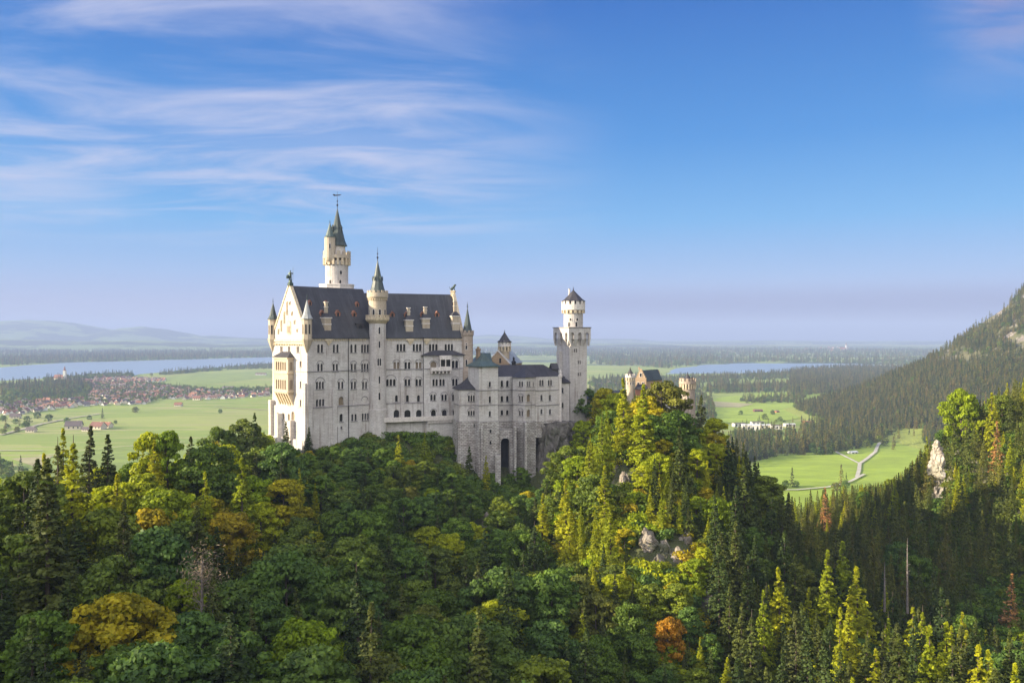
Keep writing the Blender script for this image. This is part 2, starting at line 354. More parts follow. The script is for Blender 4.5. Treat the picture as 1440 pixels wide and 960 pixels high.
m, t, b, o = newmat('forest_floor'); p = pos(t)
f = noise(t, p, 0.12, 6); f2 = noise(t, p, 0.9, 4); ge = N(t, 'ShaderNodeNewGeometry'); sz = N(t, 'ShaderNodeSeparateXYZ'); t.links.new(ge.outputs['Normal'], sz.inputs[0])
steep = sstep(t, mathn(t, 'ADD', sz.outputs[2], mathn(t, 'MULTIPLY', f2, 0.35)), 0.95, 0.72)
c = mixc(t, sstep(t, f, 0.35, 0.65), (0.055, 0.062, 0.022), (0.09, 0.105, 0.03))
c = mixc(t, steep, c, mixc(t, sstep(t, f2, 0.4, 0.6), (0.22, 0.20, 0.17), (0.38, 0.34, 0.29)))
t.links.new(c, b.inputs['Base Color']); b.inputs['Roughness'].default_value = 0.95; bump(t, b, f2, 0.8, 1.0); M['floor'] = m
xs = np.concatenate([np.arange(-900, -260, 12.0), np.arange(-260, 330, 3.5), np.arange(330, 620, 12.0)])
ys = np.concatenate([np.arange(-420, 60, 14.0), np.arange(60, 520, 3.5), np.arange(520, 760, 12.0)])
XX, YY = np.meshgrid(xs, ys)
grid_obj('castle_hill', xs, ys, H(XX, YY), M['floor'])

# valley floor
m, t, b, o = newmat('valley_grass'); p = pos(t)
sp = N(t, 'ShaderNodeSeparateXYZ'); t.links.new(p, sp.inputs[0])
vo = N(t, 'ShaderNodeTexVoronoi'); vo.inputs['Scale'].default_value = 1.0; vo.inputs['Randomness'].default_value = 0.9
wp = scaled(t, p, (0.0022, 0.0040, 0.0)); t.links.new(wp, vo.inputs['Vector'])
vc = N(t, 'ShaderNodeSeparateColor'); t.links.new(vo.outputs['Color'], vc.inputs[0])
near = mixc(t, sstep(t, noise(t, p, 0.004, 5), 0.3, 0.7), (0.19, 0.27, 0.018), (0.28, 0.36, 0.032))
near = mixc(t, mathn(t, 'MULTIPLY', sstep(t, vc.outputs[0], .3, .9), 0.6), near, (0.20, 0.27, 0.03)); near = mixc(t, mathn(t, 'MULTIPLY', sstep(t, vc.outputs[1], .6, 1.0), 0.6), near, (0.40, 0.39, 0.11))
near = mixc(t, sstep(t, noise(t, scaled(t, p, (0.004, 0.03, 0.0)), 1.0, 5), 0.50, 0.62), near, (0.33, 0.33, 0.10))
near = mixc(t, mathn(t, 'MULTIPLY', noise(t, p, 0.05, 6, 0.7), 0.35), near, (0.11, 0.17, 0.04))
fp = scaled(t, p, (0.00075, 0.0015, 0.0)); fz = noise(t, fp, 1.0, 7, 0.62)
woods = sstep(t, fz, 0.515, 0.55)
far = mixc(t, woods, near, (0.050, 0.085, 0.035)); isfar = sstep(t, sp.outputs[1], 5200, 5600)
c = mixc(t, isfar, near, far); t.links.new(c, b.inputs['Base Color']); b.inputs['Roughness'].default_value = 0.95; M['valley'] = m
g = MB()
rr = [0, 400, 900, 1600, 2600, 4000, 7000, 12000, 20000, 31000]; na = 64
RG = [[(r*math.cos(2*math.pi*k/na), r*math.sin(2*math.pi*k/na), GZ-0.3) for k in range(na)] for r in rr]
for a_, b_ in zip(RG, RG[1:]):
    for k in range(na):
        j = (k+1) % na
        if a_[0][0] == 0 and a_ is RG[0]: g.poly([a_[0], b_[k], b_[j]])
        else: g.quad(a_[k], b_[k], b_[j], a_[j])
tag(g.build('valley_floor', M['valley']), kind='structure')

# lakes
m, t, b, o = newmat('lake_water'); b.inputs['Base Color'].default_value = (0.22, 0.29, 0.36, 1); b.inputs['Roughness'].default_value = 0.3
bump(t, b, noise(t, scaled(t, pos(t), (0.01, 0.03, 0)), 1.0, 4), 0.25, 4.0); M['water'] = m
def ground_poly(name, pts, mat, dz, kind='structure', z=GZ, jag=0.0):
    q = MB(); P = [gnd(u, v) for u, v in pts]
    if jag:                                            # a shoreline is never straight
        P2 = []
        for (a, b_), (c_, d_) in zip(P, P[1:]+P[:1]):
            L = math.hypot(c_-a, d_-b_); k = max(1, int(L/150))
            for i in range(k):
                f_ = i/k; w = jag if i else 0
                P2.append((a+(c_-a)*f_+rnd.uniform(-w, w), b_+(d_-b_)*f_+rnd.uniform(-w, w)))
        P = P2
    q.poly([(x, y, z+dz) for x, y in P]); return tag(q.build(name, mat), kind=kind)
ground_poly('lake_water', [(-60,537),(0,535),(60,532),(120,530),(190,527.5),(250,521.5),(290,518),(333,514.5),(390,510),(470,506),(430,500.5),(385,501.7),(292,504.4),(200,507),(128,508.6),(60,512),(0,516.5),(-60,520)], M['water'], 0.0, jag=40)
ground_poly('lake_water', [(935,525.6),(1020,525),(1115,523.7),(1126,518.6),(1190,517.5),(1300,516.2),(1300,513.8),(1240,512.6),(1173,511),(1065,510.5),(994,512.6),(950,518)], M['water'], 0.0, jag=40)
ground_poly('lake_water', [(640,499),(700,499.5),(762,496.5),(775,493),(720,490.5),(640,491)], M['water'], 0.0, jag=40)

def fieldm(name, c):
    m, t, b, o = newmat(name); p = pos(t)
    cc = mixc(t, sstep(t, noise(t, scaled(t, p, (0.012, 0.03, 0), rot=(0, 0, .5)), 1.0, 7, 0.7), .32, .70), tuple(x*0.80 for x in c), tuple(x*1.18 for x in c))
    cc = mixc(t, mathn(t, 'MULTIPLY', sstep(t, noise(t, p, 0.03, 5), 0.45, 0.7), 0.4), cc, tuple(x*0.7 for x in c))
    t.links.new(cc, b.inputs['Base Color']); b.inputs['Roughness'].default_value = 0.95; return m
M['f_bright'] = fieldm('mown_grass', (0.27, 0.37, 0.026)); M['f_dry'] = fieldm('dry_grass', (0.34, 0.31, 0.15)); M['f_mid'] = fieldm('meadow_grass', (0.20, 0.27, 0.04))
M['path'] = fieldm('gravel', (0.50, 0.47, 0.38)); M['soil'] = fieldm('track_soil', (0.42, 0.38, 0.27))
ground_poly('mown_field', [(20,650),(60,642),(190,628),(330,625),(330,640),(200,672),(60,690)], M['f_mid'], 0.4)
ground_poly('stubble_field', [(15,645),(75,641),(62,650),(60,664),(45,655)], M['f_dry'], 0.8)
ground_poly('meadow', [(1040,700),(1060,650),(1130,630),(1240,622),(1300,612),(1320,640),(1320,730),(1080,740)], M['f_bright'], 0.4)
ground_poly('mown_field', [(990,596),(1000,560),(1080,552),(1200,550),(1210,556),(1180,578),(1100,592)], M['f_bright'], 0.4)
ground_poly('stubble_field', [(985,563),(1060,568),(1040,573),(985,572)], M['f_dry'], 0.8)
ground_poly('stubble_field', [(1215,557),(1240,548),(1262,549),(1236,558)], M['f_dry'], 0.8)
ground_poly('mown_field', [(240,545),(300,540),(395,528),(395,520),(250,528),(200,536)], M['f_mid'], 0.4)
def strip(name, pts, w, mat, dz=1.2):
    q = MB(); P = [gnd(u, v) for u, v in pts]
    S = []
    for i in range(len(P)):
        a = P[max(0, i-1)]; c_ = P[min(len(P)-1, i+1)]; L = math.hypot(c_[0]-a[0], c_[1]-a[1]); n = (-(c_[1]-a[1])/L, (c_[0]-a[0])/L)
        S.append(((P[i][0]+n[0]*w/2, P[i][1]+n[1]*w/2, GZ+dz), (P[i][0]-n[0]*w/2, P[i][1]-n[1]*w/2, GZ+dz)))
    for (a, b_), (c_, d_) in zip(S, S[1:]): q.quad(b_, d_, c_, a)
    return tag(q.build(name, mat), kind='structure')
strip('footpath', [(1163,629),(1176,636),(1190,643),(1209,652.5)], 4.2, M['path'], 1.2)
strip('footpath', [(1205,672),(1208,662),(1209,652.5),(1220,645),(1231,636),(1234,628),(1239,620)], 5.2, M['path'], 1.5)
strip('road', [(1080,690),(1120,690),(1165,686),(1196,678),(1215,668)], 4.6, M['path'], 1.8)
strip('road', [(0,612),(30,604),(60,596),(100,588),(140,582)], 9, M['soil'], 1.2)
strip('track', [(-10,634),(60,634)], 5, M['soil'], 1.5)
strip('track', [(55,642),(120,634),(190,627),(260,622)], 4, M['soil'], 1.8)
strip('track', [(300,572),(380,577),(400,578)], 7, M['f_dry'], 1.2)

# far hills: long ridges of real height beyond the lakes
m, t, b, o = newmat('hill_fields'); p = pos(t)
wz = sstep(t, noise(t, scaled(t, p, (0.0011, 0.0016, 0.0)), 1.0, 6, 0.6), 0.47, 0.51)
c = mixc(t, wz, (0.16, 0.23, 0.07), (0.035, 0.058, 0.028)); t.links.new(c, b.inputs['Base Color']); b.inputs['Roughness'].default_value = 1.0; M['hills'] = m
def ridge(name, y0, depth, prof, seed, amp=6):
    us = np.array([p_[0] for p_ in prof], float); vs = np.array([p_[1] for p_ in prof], float)
    u = np.linspace(us[0], us[-1], 150); v = np.interp(u, us, vs)
    xs_ = (u-UC)/F*y0; top = (VH-v)/F*y0
    ys_ = np.linspace(y0-depth, y0+depth, 26)
    S = np.cos(np.linspace(-math.pi/2, math.pi/2, 26))**1.3
    Zz = np.zeros((26, 150))
    for i in range(26):
        hh = (top-GZ)*S[i]
        Zz[i] = GZ-2+np.maximum(0, hh+amp*fnoise(xs_, ys_[i]+0*xs_, 260, seed)*S[i]*(top-GZ)/90)
    grid_obj(name, xs_, ys_, Zz, M['hills'])
ridge('far_hills', 17000, 2500, [(-200,470),(-60,455),(0,452.5),(40,450.5),(70,451),(105,454),(140,461),(163,465.5),(180,461),(200,459),(225,461.5),(255,468),(275,473),(300,471.8),(330,474),(400,477),(470,479)], 1.0)
ridge('far_hills', 11500, 1800, [(-200,477),(0,476),(100,480),(200,478),(300,484),(450,485)], 2.0)
ridge('far_hills', 20000, 2500, [(560,479),(640,474),(690,470.5),(740,473),(790,478),(830,476),(890,476.5),(930,480),(1010,480),(1080,478.5),(1200,480),(1330,479.5),(1500,481)], 3.0)
ridge('far_hills', 13000, 1700, [(600,487),(680,482),(760,481),(840,483),(900,482.5),(990,487),(1080,486),(1180,488),(1280,487),(1450,489)], 4.0)
ridge('far_hills', 8600, 700, [(620,501),(680,497),(790,500),(860,497.5),(930,499),(1000,502),(1100,501),(1200,502),(1300,502.5)], 5.0, 3)

# the far mountain on the right
def HM(x, y):
    x = np.asarray(x, float); y = np.asarray(y, float)
    xf = np.where(y < 2200, np.interp(y, [1200, 1500, 1850, 2200], [780, 770, 745, 790]), 790+(y-2200)*1.25)
    d = x-xf
    g_ = np.interp(d, [-140, 0, 92, 292, 365, 457, 530, 700, 910, 1500, 2400], [-6, 14, 44, 128, 170, 236, 292, 400, 490, 525, 530])
    ns = fnoise(x, y, 95, 0.4)*np.clip(d/300, 0, 1)*22+fnoise(x, y, 31, 1.4)*np.clip(d/300, 0, 1)*7
    return -190+g_+ns-np.clip((900-y)/300, 0, 1)*120
m, t, b, o = newmat('mountain_slope'); p = pos(t); sp = N(t, 'ShaderNodeSeparateXYZ'); t.links.new(p, sp.inputs[0])
f = noise(t, scaled(t, p, (0.011, 0.011, 0.02)), 1.0, 7, 0.6); f3 = noise(t, p, 0.11, 5, 0.7)
rk = mathn(t, 'MULTIPLY', sstep(t, mathn(t, 'ADD', f, mathn(t, 'MULTIPLY', sp.outputs[2], 0.0007)), 0.50, 0.55), sstep(t, sp.outputs[2], -90, -40))
c = mixc(t, sstep(t, noise(t, p, 0.02, 4), 0.4, 0.6), (0.105, 0.115, 0.045), (0.15, 0.14, 0.06))
c = mixc(t, rk, c, mixc(t, sstep(t, f3, 0.4, 0.6), (0.15, 0.13, 0.105), (0.36, 0.315, 0.27)))
c = mixc(t, sstep(t, sp.outputs[2], -120, -150), c, (0.26, 0.31, 0.045))
t.links.new(c, b.inputs['Base Color']); b.inputs['Roughness'].default_value = 1.0; bump(t, b, f3, 1.0, 6.0); M['mount'] = m
xs = np.linspace(420, 3000, 190); ys = np.linspace(900, 4200, 190); XX, YY = np.meshgrid(xs, ys)
grid_obj('mountain', xs, ys, HM(XX, YY), M['mount'])
# ---------------------------------------------------------------- trees
def quads(C, Nn, size, rng, aspect=0.7):
    """one leaf clump quad per centre C facing Nn"""
    n = len(C); Nn = Nn/np.maximum(1e-6, np.linalg.norm(Nn, axis=1, keepdims=True))
    a = rng.normal(size=(n, 3)); T = np.cross(Nn, a); T /= np.maximum(1e-6, np.linalg.norm(T, axis=1, keepdims=True)); B = np.cross(Nn, T)
    s = size*rng.uniform(0.65, 1.35, (n, 1))
    V = np.stack([C-T*s, C-B*s*aspect+Nn*s*0.15, C+T*s, C+B*s*aspect-Nn*s*0.1], 1).reshape(-1, 3)
    return V, np.arange(4*n).reshape(-1, 4)
def broad_crown(name, seed, mat, nl=8500, r=5.5, h=12.0, base=3.5, leaf=0.33, dens=1.0):
    rng = np.random.default_rng(seed); cl = []
    k = 88; ph = rng.uniform(0, 6.28, 4); am = rng.uniform(.06, .2, 4)
    for i in range(k):
        zz = rng.uniform(0, 1)**0.85; th = rng.uniform(0, 2*np.pi)
        env = np.sqrt(max(0.03, 1-((zz-0.36)/0.66)**2))*r*(1+am[0]*np.sin(th+ph[0])+am[1]*np.sin(2*th+ph[1]+3*zz)+am[2]*np.sin(3*th+ph[2]-4*zz))
        rr = env*rng.uniform(0.35, 1.0)**0.6; cr = rng.uniform(0.55, 1.35)*(r/5.5)
        cl.append((rr*np.cos(th), rr*np.sin(th), base+zz*(h-1.0)+rng.uniform(-.4, .6), cr))
    for th in rng.uniform(0, 6.28, 4): cl.append((1.0*np.cos(th), 1.0*np.sin(th), base+h-1.6+rng.uniform(-.8, 1.1), 1.1))
    Cs = []; Ns = []; w = np.array([c[3]**2 for c in cl]); cnt = (w/w.sum()*nl).astype(int)
    for (cx, cy, cz, cr), m_ in zip(cl, cnt):
        d = rng.normal(size=(m_, 3)); d[:, 2] = d[:, 2]*0.8+0.3; d /= np.linalg.norm(d, axis=1, keepdims=True)
        q = cr*rng.uniform(0.45, 1.25, (m_, 1))**0.7; sq = np.array([1.25, 1.25, 0.62])
        Cs.append(np.array([cx, cy, cz])+d*q*sq); Ns.append(d+rng.normal(size=(m_, 3))*0.55+np.array([0, 0, 0.35]))
    V, Q = quads(np.concatenate(Cs), np.concatenate(Ns), leaf, rng)
    return npmesh(name, V, Q, mat)
def spruce_crown(name, seed, mat, H_=24.0, r=3.6, base=2.5, sparse=0.0, leaf=0.30, per=27, layers=27):
    r = r*1.5
    rng = np.random.default_rng(seed); Cs = []; Ns = []; nbr = int(layers*10)
    side = rng.uniform(0, 6.283); 
    for b_ in range(nbr):
        f = rng.beta(1.0, 1.25)
        if b_ < 10: f = 0.93+0.07*b_/10
        z = base+(H_-base)*f
        env = r*(1-f)**0.95*(0.88+0.12*np.sin(7*f+seed))+0.08
        th = rng.uniform(0, 6.283); env *= 1-0.22*max(0, np.cos(th-side))*(1 if sparse else .6)
        Rb = env*(rng.uniform(0.55, 1.0)**0.6)*(1.15 if rng.random() < .12 else 1.0)
        if rng.random() < sparse: continue
        m_ = max(3, int(per*(0.22+Rb/r))); t_ = rng.uniform(0.10, 1, m_)**0.7; wd = 0.24*Rb*(1.08-t_)+0.10; lat = rng.uniform(-1, 1, m_)*wd
        x = t_*Rb; dr = rng.uniform(.18, .48)
        zz = z-dr*Rb*t_+0.24*Rb*t_**3+rng.uniform(-0.45, 0.05, m_)*(0.35+0.3*Rb)
        Cs.append(np.stack([x*np.cos(th)-lat*np.sin(th), x*np.sin(th)+lat*np.cos(th), zz], 1))
        Ns.append(np.stack([np.cos(th)*0.6+0*x, np.sin(th)*0.6+0*x, 0.7+0*x], 1)+rng.normal(size=(m_, 3))*0.5)
    V, Q = quads(np.concatenate(Cs), np.concatenate(Ns), leaf, rng, 0.6)
    return npmesh(name, V, Q, mat)
def trunk_mesh(name, seed, h, r0, mat, limbs=0, limb_len=3.0, z0=-3.0, lean=0.0):
    rng = random.Random(seed); q = MB(); n = 7
    prof = [(r0*1.25, z0), (r0, 1.0), (r0*0.75, h*0.4), (r0*0.4, h*0.8), (r0*0.1, h)]
    q.lathe((0, 0), prof, n, 0)
    for i in range(limbs):
        z = h*rng.uniform(0.25, 0.9); a = rng.uniform(0, 6.28); L = limb_len*rng.uniform(0.5, 1.1)*(1.15-z/h); w = r0*0.28
        p0 = Vector((0, 0, z)); p1 = Vector((L*math.cos(a), L*math.sin(a), z+L*rng.uniform(0.1, 0.9)))
        d = (p1-p0).normalized(); s_ = d.cross(Vector((0, 0, 1))).normalized(); u_ = s_.cross(d)
        A = [p0+(s_*math.cos(k*2.094)+u_*math.sin(k*2.094))*w for k in range(3)]; B_ = [p1+(s_*math.cos(k*2.094)+u_*math.sin(k*2.094))*w*0.25 for k in range(3)]
        for k in range(3): q.quad(A[k], A[(k+1) % 3], B_[(k+1) % 3], B_[k])
    me = bpy.data.meshes.new(name); me.from_pydata(q.v, [], q.f); me.materials.append(mat); return me
BR = {}
BR['g'] = [broad_crown('broadleaf_crown', s, FG, 8600, r, h, b_) for s, r, h, b_ in ((1, 5.4, 11, 3.5), (2, 6.0, 12, 3), (3, 4.8, 12.5, 3), (4, 5.6, 10, 4), (5, 6.4, 11.5, 3))]
BR['y'] = [broad_crown('broadleaf_crown', s, FY, 8000, r, h, b_) for s, r, h, b_ in ((11, 5.2, 11, 3), (12, 4.4, 11.5, 2.5), (13, 5.8, 10.5, 3))]
BR['o'] = [broad_crown('broadleaf_crown', 24, FO, 7000, 4.8, 10, 2.5)]
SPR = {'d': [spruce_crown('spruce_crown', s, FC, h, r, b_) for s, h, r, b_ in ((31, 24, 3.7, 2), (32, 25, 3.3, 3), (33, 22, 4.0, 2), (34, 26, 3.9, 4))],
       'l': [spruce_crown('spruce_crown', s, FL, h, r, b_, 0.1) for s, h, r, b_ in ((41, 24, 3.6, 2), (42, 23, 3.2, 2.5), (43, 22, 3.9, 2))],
       'm': [spruce_crown('spruce_crown', s, FM2, h, r, b_, 0.0, 0.34, 11) for s, h, r, b_ in ((61, 24, 3.9, 1), (62, 25, 3.5, 1.5), (63, 22, 4.2, 1))],
       'b': [spruce_crown('spruce_crown', 51, FD, 24, 2.9, 2, 0.25, 0.3, 16)]}
TRB = [trunk_mesh('trunk', 1, 12, 0.34, M['bark'], 14, 4.2), trunk_mesh('trunk', 2, 13, 0.3, M['bark'], 12, 4.0)]
TRS = [trunk_mesh('trunk', 3, 23.5, 0.30, M['bark'], 0), trunk_mesh('trunk', 4, 21.5, 0.28, M['bark'], 0)]

SKY_U = [-200,0,40,60,90,125,160,210,260,300,350,376,384,430,470,520,560,585,600,640,655,680,700,740,768,786,796,808,830,850,870,900,930,945,960,985,1000,1030,1060,1100,1140,1170,1250,1340,1440,1700]
SKY_V = [672,668,660,640,608,597,616,604,622,600,588,590,622,632,628,612,606,604,606,628,640,655,662,660,672,672,585,548,556,552,544,538,536,548,600,582,574,600,640,688,712,742,790,835,890,990]
NR_U = [1000,1120,1140,1250,1290,1306,1318,1340,1360,1380,1400,1440,1700]
NR_V = [720,700,686,676,640,600,572,546,538,556,546,524,430]
def limit_v(u, y):
    if y > 272 and u > 1120: return np.interp(u, NR_U, NR_V)
    return np.interp(u, SKY_U, SKY_V)
def inside(poly, x, y):
    c = False; n = len(poly)
    for i in range(n):
        x1, y1 = poly[i]; x2, y2 = poly[(i+1) % n]
        if (y1 > y) != (y2 > y) and x < (x2-x1)*(y-y1)/(y2-y1)+x1: c = not c
    return c
KEEP = [[(-76,295),(-50,312),(-20,326),(-20,312),(24,318),(32,330),(60,385),(84,376),(92,392),(60,420),(-60,390),(-100,340),(-95,318)],
        [(50,372),(62,366),(70,372),(62,385)], [(18,318),(30,318),(32,345),(15,345)]]
def window_rocks(u, v):      # bare rock shows here: no trees
    return ((u-880)/24)**2+((v-672)/22)**2 < 1 or ((u-930)/48)**2+((v-778)/22)**2 < 1 or ((u-992)/14)**2+((v-850)/34)**2 < 1 or ((u-1318)/9)**2+((v-660)/58)**2 < 1 or ((u-682)/16)**2+((v-742)/22)**2 < 1

pts = []; cell = {}
def far_enough(x, y, d):
    k = (int(x//8), int(y//8))
    for i in (-1, 0, 1):
        for j in (-1, 0, 1):
            for (a, b_, e) in cell.get((k[0]+i, k[1]+j), ()):
                if (a-x)**2+(b_-y)**2 < (0.5*(d+e))**2: return False
    return True
def add_pt(x, y, d): cell.setdefault((int(x//8), int(y//8)), []).append((x, y, d))
trees = []
def put(x, y, kind, sub, s, dsp=None, special=None):
    z = float(H(x, y)); trees.append(dict(x=x, y=y, z=z, kind=kind, sub=sub, s=s, special=special))
    add_pt(x, y, dsp or (8.0 if kind == 'B' else 5.5)*s)
def put_top(u, v, y, kind, sub, s, special=None):        # a tree whose top is at the photo's pixel
    h0 = (14.5 if kind == 'B' else 24.0)*s
    yy = np.arange(max(95, y-70), y+70, 2.0); err = np.abs((VH-v)/F*yy-H((u-UC)/F*yy, yy)-h0)+np.abs(yy-y)*0.06; y = float(yy[int(np.argmin(err))])
    x = (u-UC)/F*y; zt = (VH-v)/F*y; z = float(H(x, y))
    trees.append(dict(x=x, y=y, z=min(max(z-1.0, zt-h0*1.5), zt-h0*0.6), kind=kind, sub=sub, s=s, special=special, zt=zt))
    add_pt(x, y, (8.0 if kind == 'B' else 5.5)*s)
# distinctive trees, each with its own words
SPECIAL = [
 (938,866,188,'B','o',0.7,'small bright orange maple at the foot of the sunlit crag'),
 (580,872,118,'B','g',1.05,'large rounded green tree at the bottom edge left of centre'),
 (483,902,112,'B','y',0.75,'olive yellow tree at the bottom edge left of the large rounded green one'),
 (330,818,150,'B','o2',0.8,'tan and rust coloured tree above the bottom left corner beside the bare one'),
 (425,560,288,'S','d',0.0,''),
 (403,592,290,'S','d',0.62,'dark pointed spruce in front of the sunlit gable base of the castle'),
 (434,600,292,'S','d',0.5,'thin spruce standing against the near lower corner of the palace wall'),
 (122,598,182,'S','d',1.15,'tallest pointed conifer on the left ridge against the green fields'),
 (82,610,180,'S','l2',1.15,'broad conifer at the left end of the ridge beside the tallest one'),
 (151,610,186,'S','d',1.0,'smaller pointed conifer right of the tallest one on the left ridge'),
 (67,655,140,'S','d',1.2,'tall dark drooping spruce near the left edge of the forest'),
 (236,604,215,'B','y',1.0,'rust tinged round tree rising from the left ridge against the fields'),
 (210,606,212,'B','y',0.95,'brownish round tree just left of the rust tinged one on the left ridge'),
 (345,588,262,'B','g',1.05,'tall dark green tree on the ridge left of the castle gable'),
 (310,598,255,'B','g',1.0,'spreading dark tree on the ridge against the village fields'),
 (562,608,286,'S','l',0.62,'slim yellow lit spruce below the palace terrace'),
 (597,604,288,'S','l',0.55,'thin yellow lit larch below the palace terrace'),
 (660,622,296,'S','d',0.6,'small spruce in front of the rough stone wall of the pavilion'),
 (683,640,298,'S','l',0.5,'narrow yellow tree below the tall arch of the rough stone wall'),
 (733,656,292,'B','g',0.62,'light green round tree below the octagonal stone bay'),
 (762,688,262,'S','l',0.85,'bright yellow spruce right below the bare rock face'),
 (800,706,256,'S','l',0.8,'yellow green spruce beside the bright yellow one below the rock'),
 (850,545,278,'B','y',1.3,'bright yellow green tree in front of the long castle wing'),
 (822,545,300,'B','g',0.95,'dark green round tree right beside the square tower'),
 (820,590,262,'B','y',1.0,'lit yellow tree below the square tower beside the rock face'),
 (878,526,285,'S','l',1.0,'tall yellow green spruce in front of the left gatehouse turret'),
 (905,540,275,'S','l',1.05,'broad sunlit spruce in the middle of the crag top'),
 (930,534,300,'B','g',1.4,'tall dark leaved tree covering the right gatehouse roof'),
 (866,552,296,'B','y',1.3,'gold tinged round tree between the bright yellow one and the gatehouse turret'),
 (908,556,288,'B','y',1.25,'sunny yellow tree directly below the stepped gatehouse gable'),
 (947,576,300,'B','g',1.15,'dark rounded tree left of the base of the round tower'),
 (918,582,290,'B','g',0.95,'shaded green tree below the tall dark leaved one'),
 (984,562,318,'S','d',0.95,'dark jagged spruce right of the round tower'),
 (957,600,268,'S','d',0.9,'dark spruce right below the round tower'),
 (1098,790,190,'S','l',0.95,'lone bright yellow spruce in the shaded gorge below the valley meadow'),
 (1160,765,196,'S','l',1.1,'bright yellow spruce at the upper left of the lit row'),
 (1186,755,204,'S','l',1.1,'slim lit spruce behind the upper left of the lit row'),
 (1208,795,176,'S','l',1.1,'largest bright yellow spruce of the lit row'),
 (1190,838,165,'S','l',0.95,'broad lit spruce in front of the largest one of the row'),
 (1244,815,182,'S','l',0.75,'small lit spruce right behind the largest one of the row'),
 (1250,858,165,'S','l',0.75,'thin pale lit spruce right of the largest one of the row'),
 (1235,905,150,'S','l',0.7,'short lit spruce low in the lit row near the bottom edge'),
 (1292,846,168,'S','l',0.9,'twin topped looking lit spruce in the middle of the lit row'),
 (1303,868,158,'S','l',0.95,'wide lit spruce in front of the middle of the lit row'),
 (1332,875,162,'S','l',0.85,'slim lit spruce right of the middle of the lit row'),
 (1356,880,172,'S','l',0.7,'small lit spruce behind the right half of the lit row'),
 (1372,906,140,'S','l',0.85,'bushy lit spruce at the bottom right of the lit row'),
 (1390,912,150,'S','l',0.75,'lit spruce beside the bushy one at the bottom right'),
 (1430,930,132,'S','l',0.8,'last lit spruce in the bottom right corner'),
 (1330,620,318,'B','g',0.0,''),
 (1352,545,330,'B','y',1.1,'golden green round tree on top of the right slope'),
 (1395,552,325,'S','l',0.95,'tall light spruce right of the golden green tree'),
 (1382,590,312,'B','y',0.6,'small bright yellow green tree on the right slope'),
 (1402,592,305,'S','b',0.85,'reddish brown dying spruce on the right slope'),
 (1420,805,205,'S','b',0.8,'grey brown dead spruce in the shade at the right edge'),
 (1160,685,440,'S','b',0.95,'reddish brown spruce beside the valley road bend'),
]
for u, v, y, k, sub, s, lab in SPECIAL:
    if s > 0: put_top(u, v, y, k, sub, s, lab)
# conifers standing against the wall bases, and the wood that fills the slopes
tries = 0; rngp = random.Random(11)
while tries < 75000:
    tries += 1
    y = 95+(560-95)*rngp.random()**0.8; x = rngp.uniform(-0.66, 0.66 if y < 200 else 0.95)*y
    u = UC+F*x/y
    if any(inside(k_, x, y) for k_ in KEEP): continue
    if y > 300 and u < 1040: 
        if u > 380: continue
    if y > 350 and u < 1110: continue
    if y > 340 and u < 340: continue
    z = float(H(x, y))
    if z < -175: continue
    vb = VH-F*z/y
    if any(window_rocks(u, vb-k_) for k_ in (0, 22, 44, 66)): continue
    if u < 300: pc = 0.34 if u < 200 and vb > 760 else 0.12
    elif u < 790: pc = 0.10
    elif u < 1010: pc = 0.33 if vb < 830 else 0.25
    elif y > 272: pc = 0.95
    else: pc = 0.8
    kind = 'S' if rngp.random() < pc else 'B'
    r_ = rngp.random(); sub = 'd' if kind == 'S' else 'g'
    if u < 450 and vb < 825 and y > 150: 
        if r_ < 0.78: sub = 'y' if kind == 'B' else 'l'  # sun-coloured kinds gathered where sunlight falls
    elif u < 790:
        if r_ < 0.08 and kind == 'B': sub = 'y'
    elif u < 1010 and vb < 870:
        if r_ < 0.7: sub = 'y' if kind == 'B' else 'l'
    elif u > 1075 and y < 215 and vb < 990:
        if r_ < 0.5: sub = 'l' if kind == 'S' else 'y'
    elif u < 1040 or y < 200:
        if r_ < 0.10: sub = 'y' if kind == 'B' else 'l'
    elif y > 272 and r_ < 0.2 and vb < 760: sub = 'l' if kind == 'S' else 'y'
    if kind == 'S' and sub == 'd' and y > 272 and u > 1100: sub = 'm'
    s = (rngp.uniform(0.72, 1.12) if kind == 'B' else rngp.choice((rngp.uniform(.45, .75), rngp.uniform(.75, 1.2))))*(1.0 if kind == 'B' else 0.8)
    if y < 215 and u < 780: s *= 1.3
    elif u < 400: s *= 1.15
    if 380 < u < 800 and y > 262: s *= 0.62
    if 860 < u < 1000 and vb > 640: s *= 0.72
    d = (8.6 if kind == 'B' else 5.9)*s
    h = (14.5 if kind == 'B' else 24.5)*s
    vt = VH-F*(z+h)/y; lv = limit_v(u, y)
    if vt < lv:
        need = (VH-lv)/F*y-z
        if need < h*0.5: continue
        s *= need/h; h = need
    if vt > 1010: continue
    if not far_enough(x, y, d): continue
    put(x, y, kind, sub, s, d)
print('TREES', len(trees), sum(t_['kind'] == 'S' for t_ in trees))

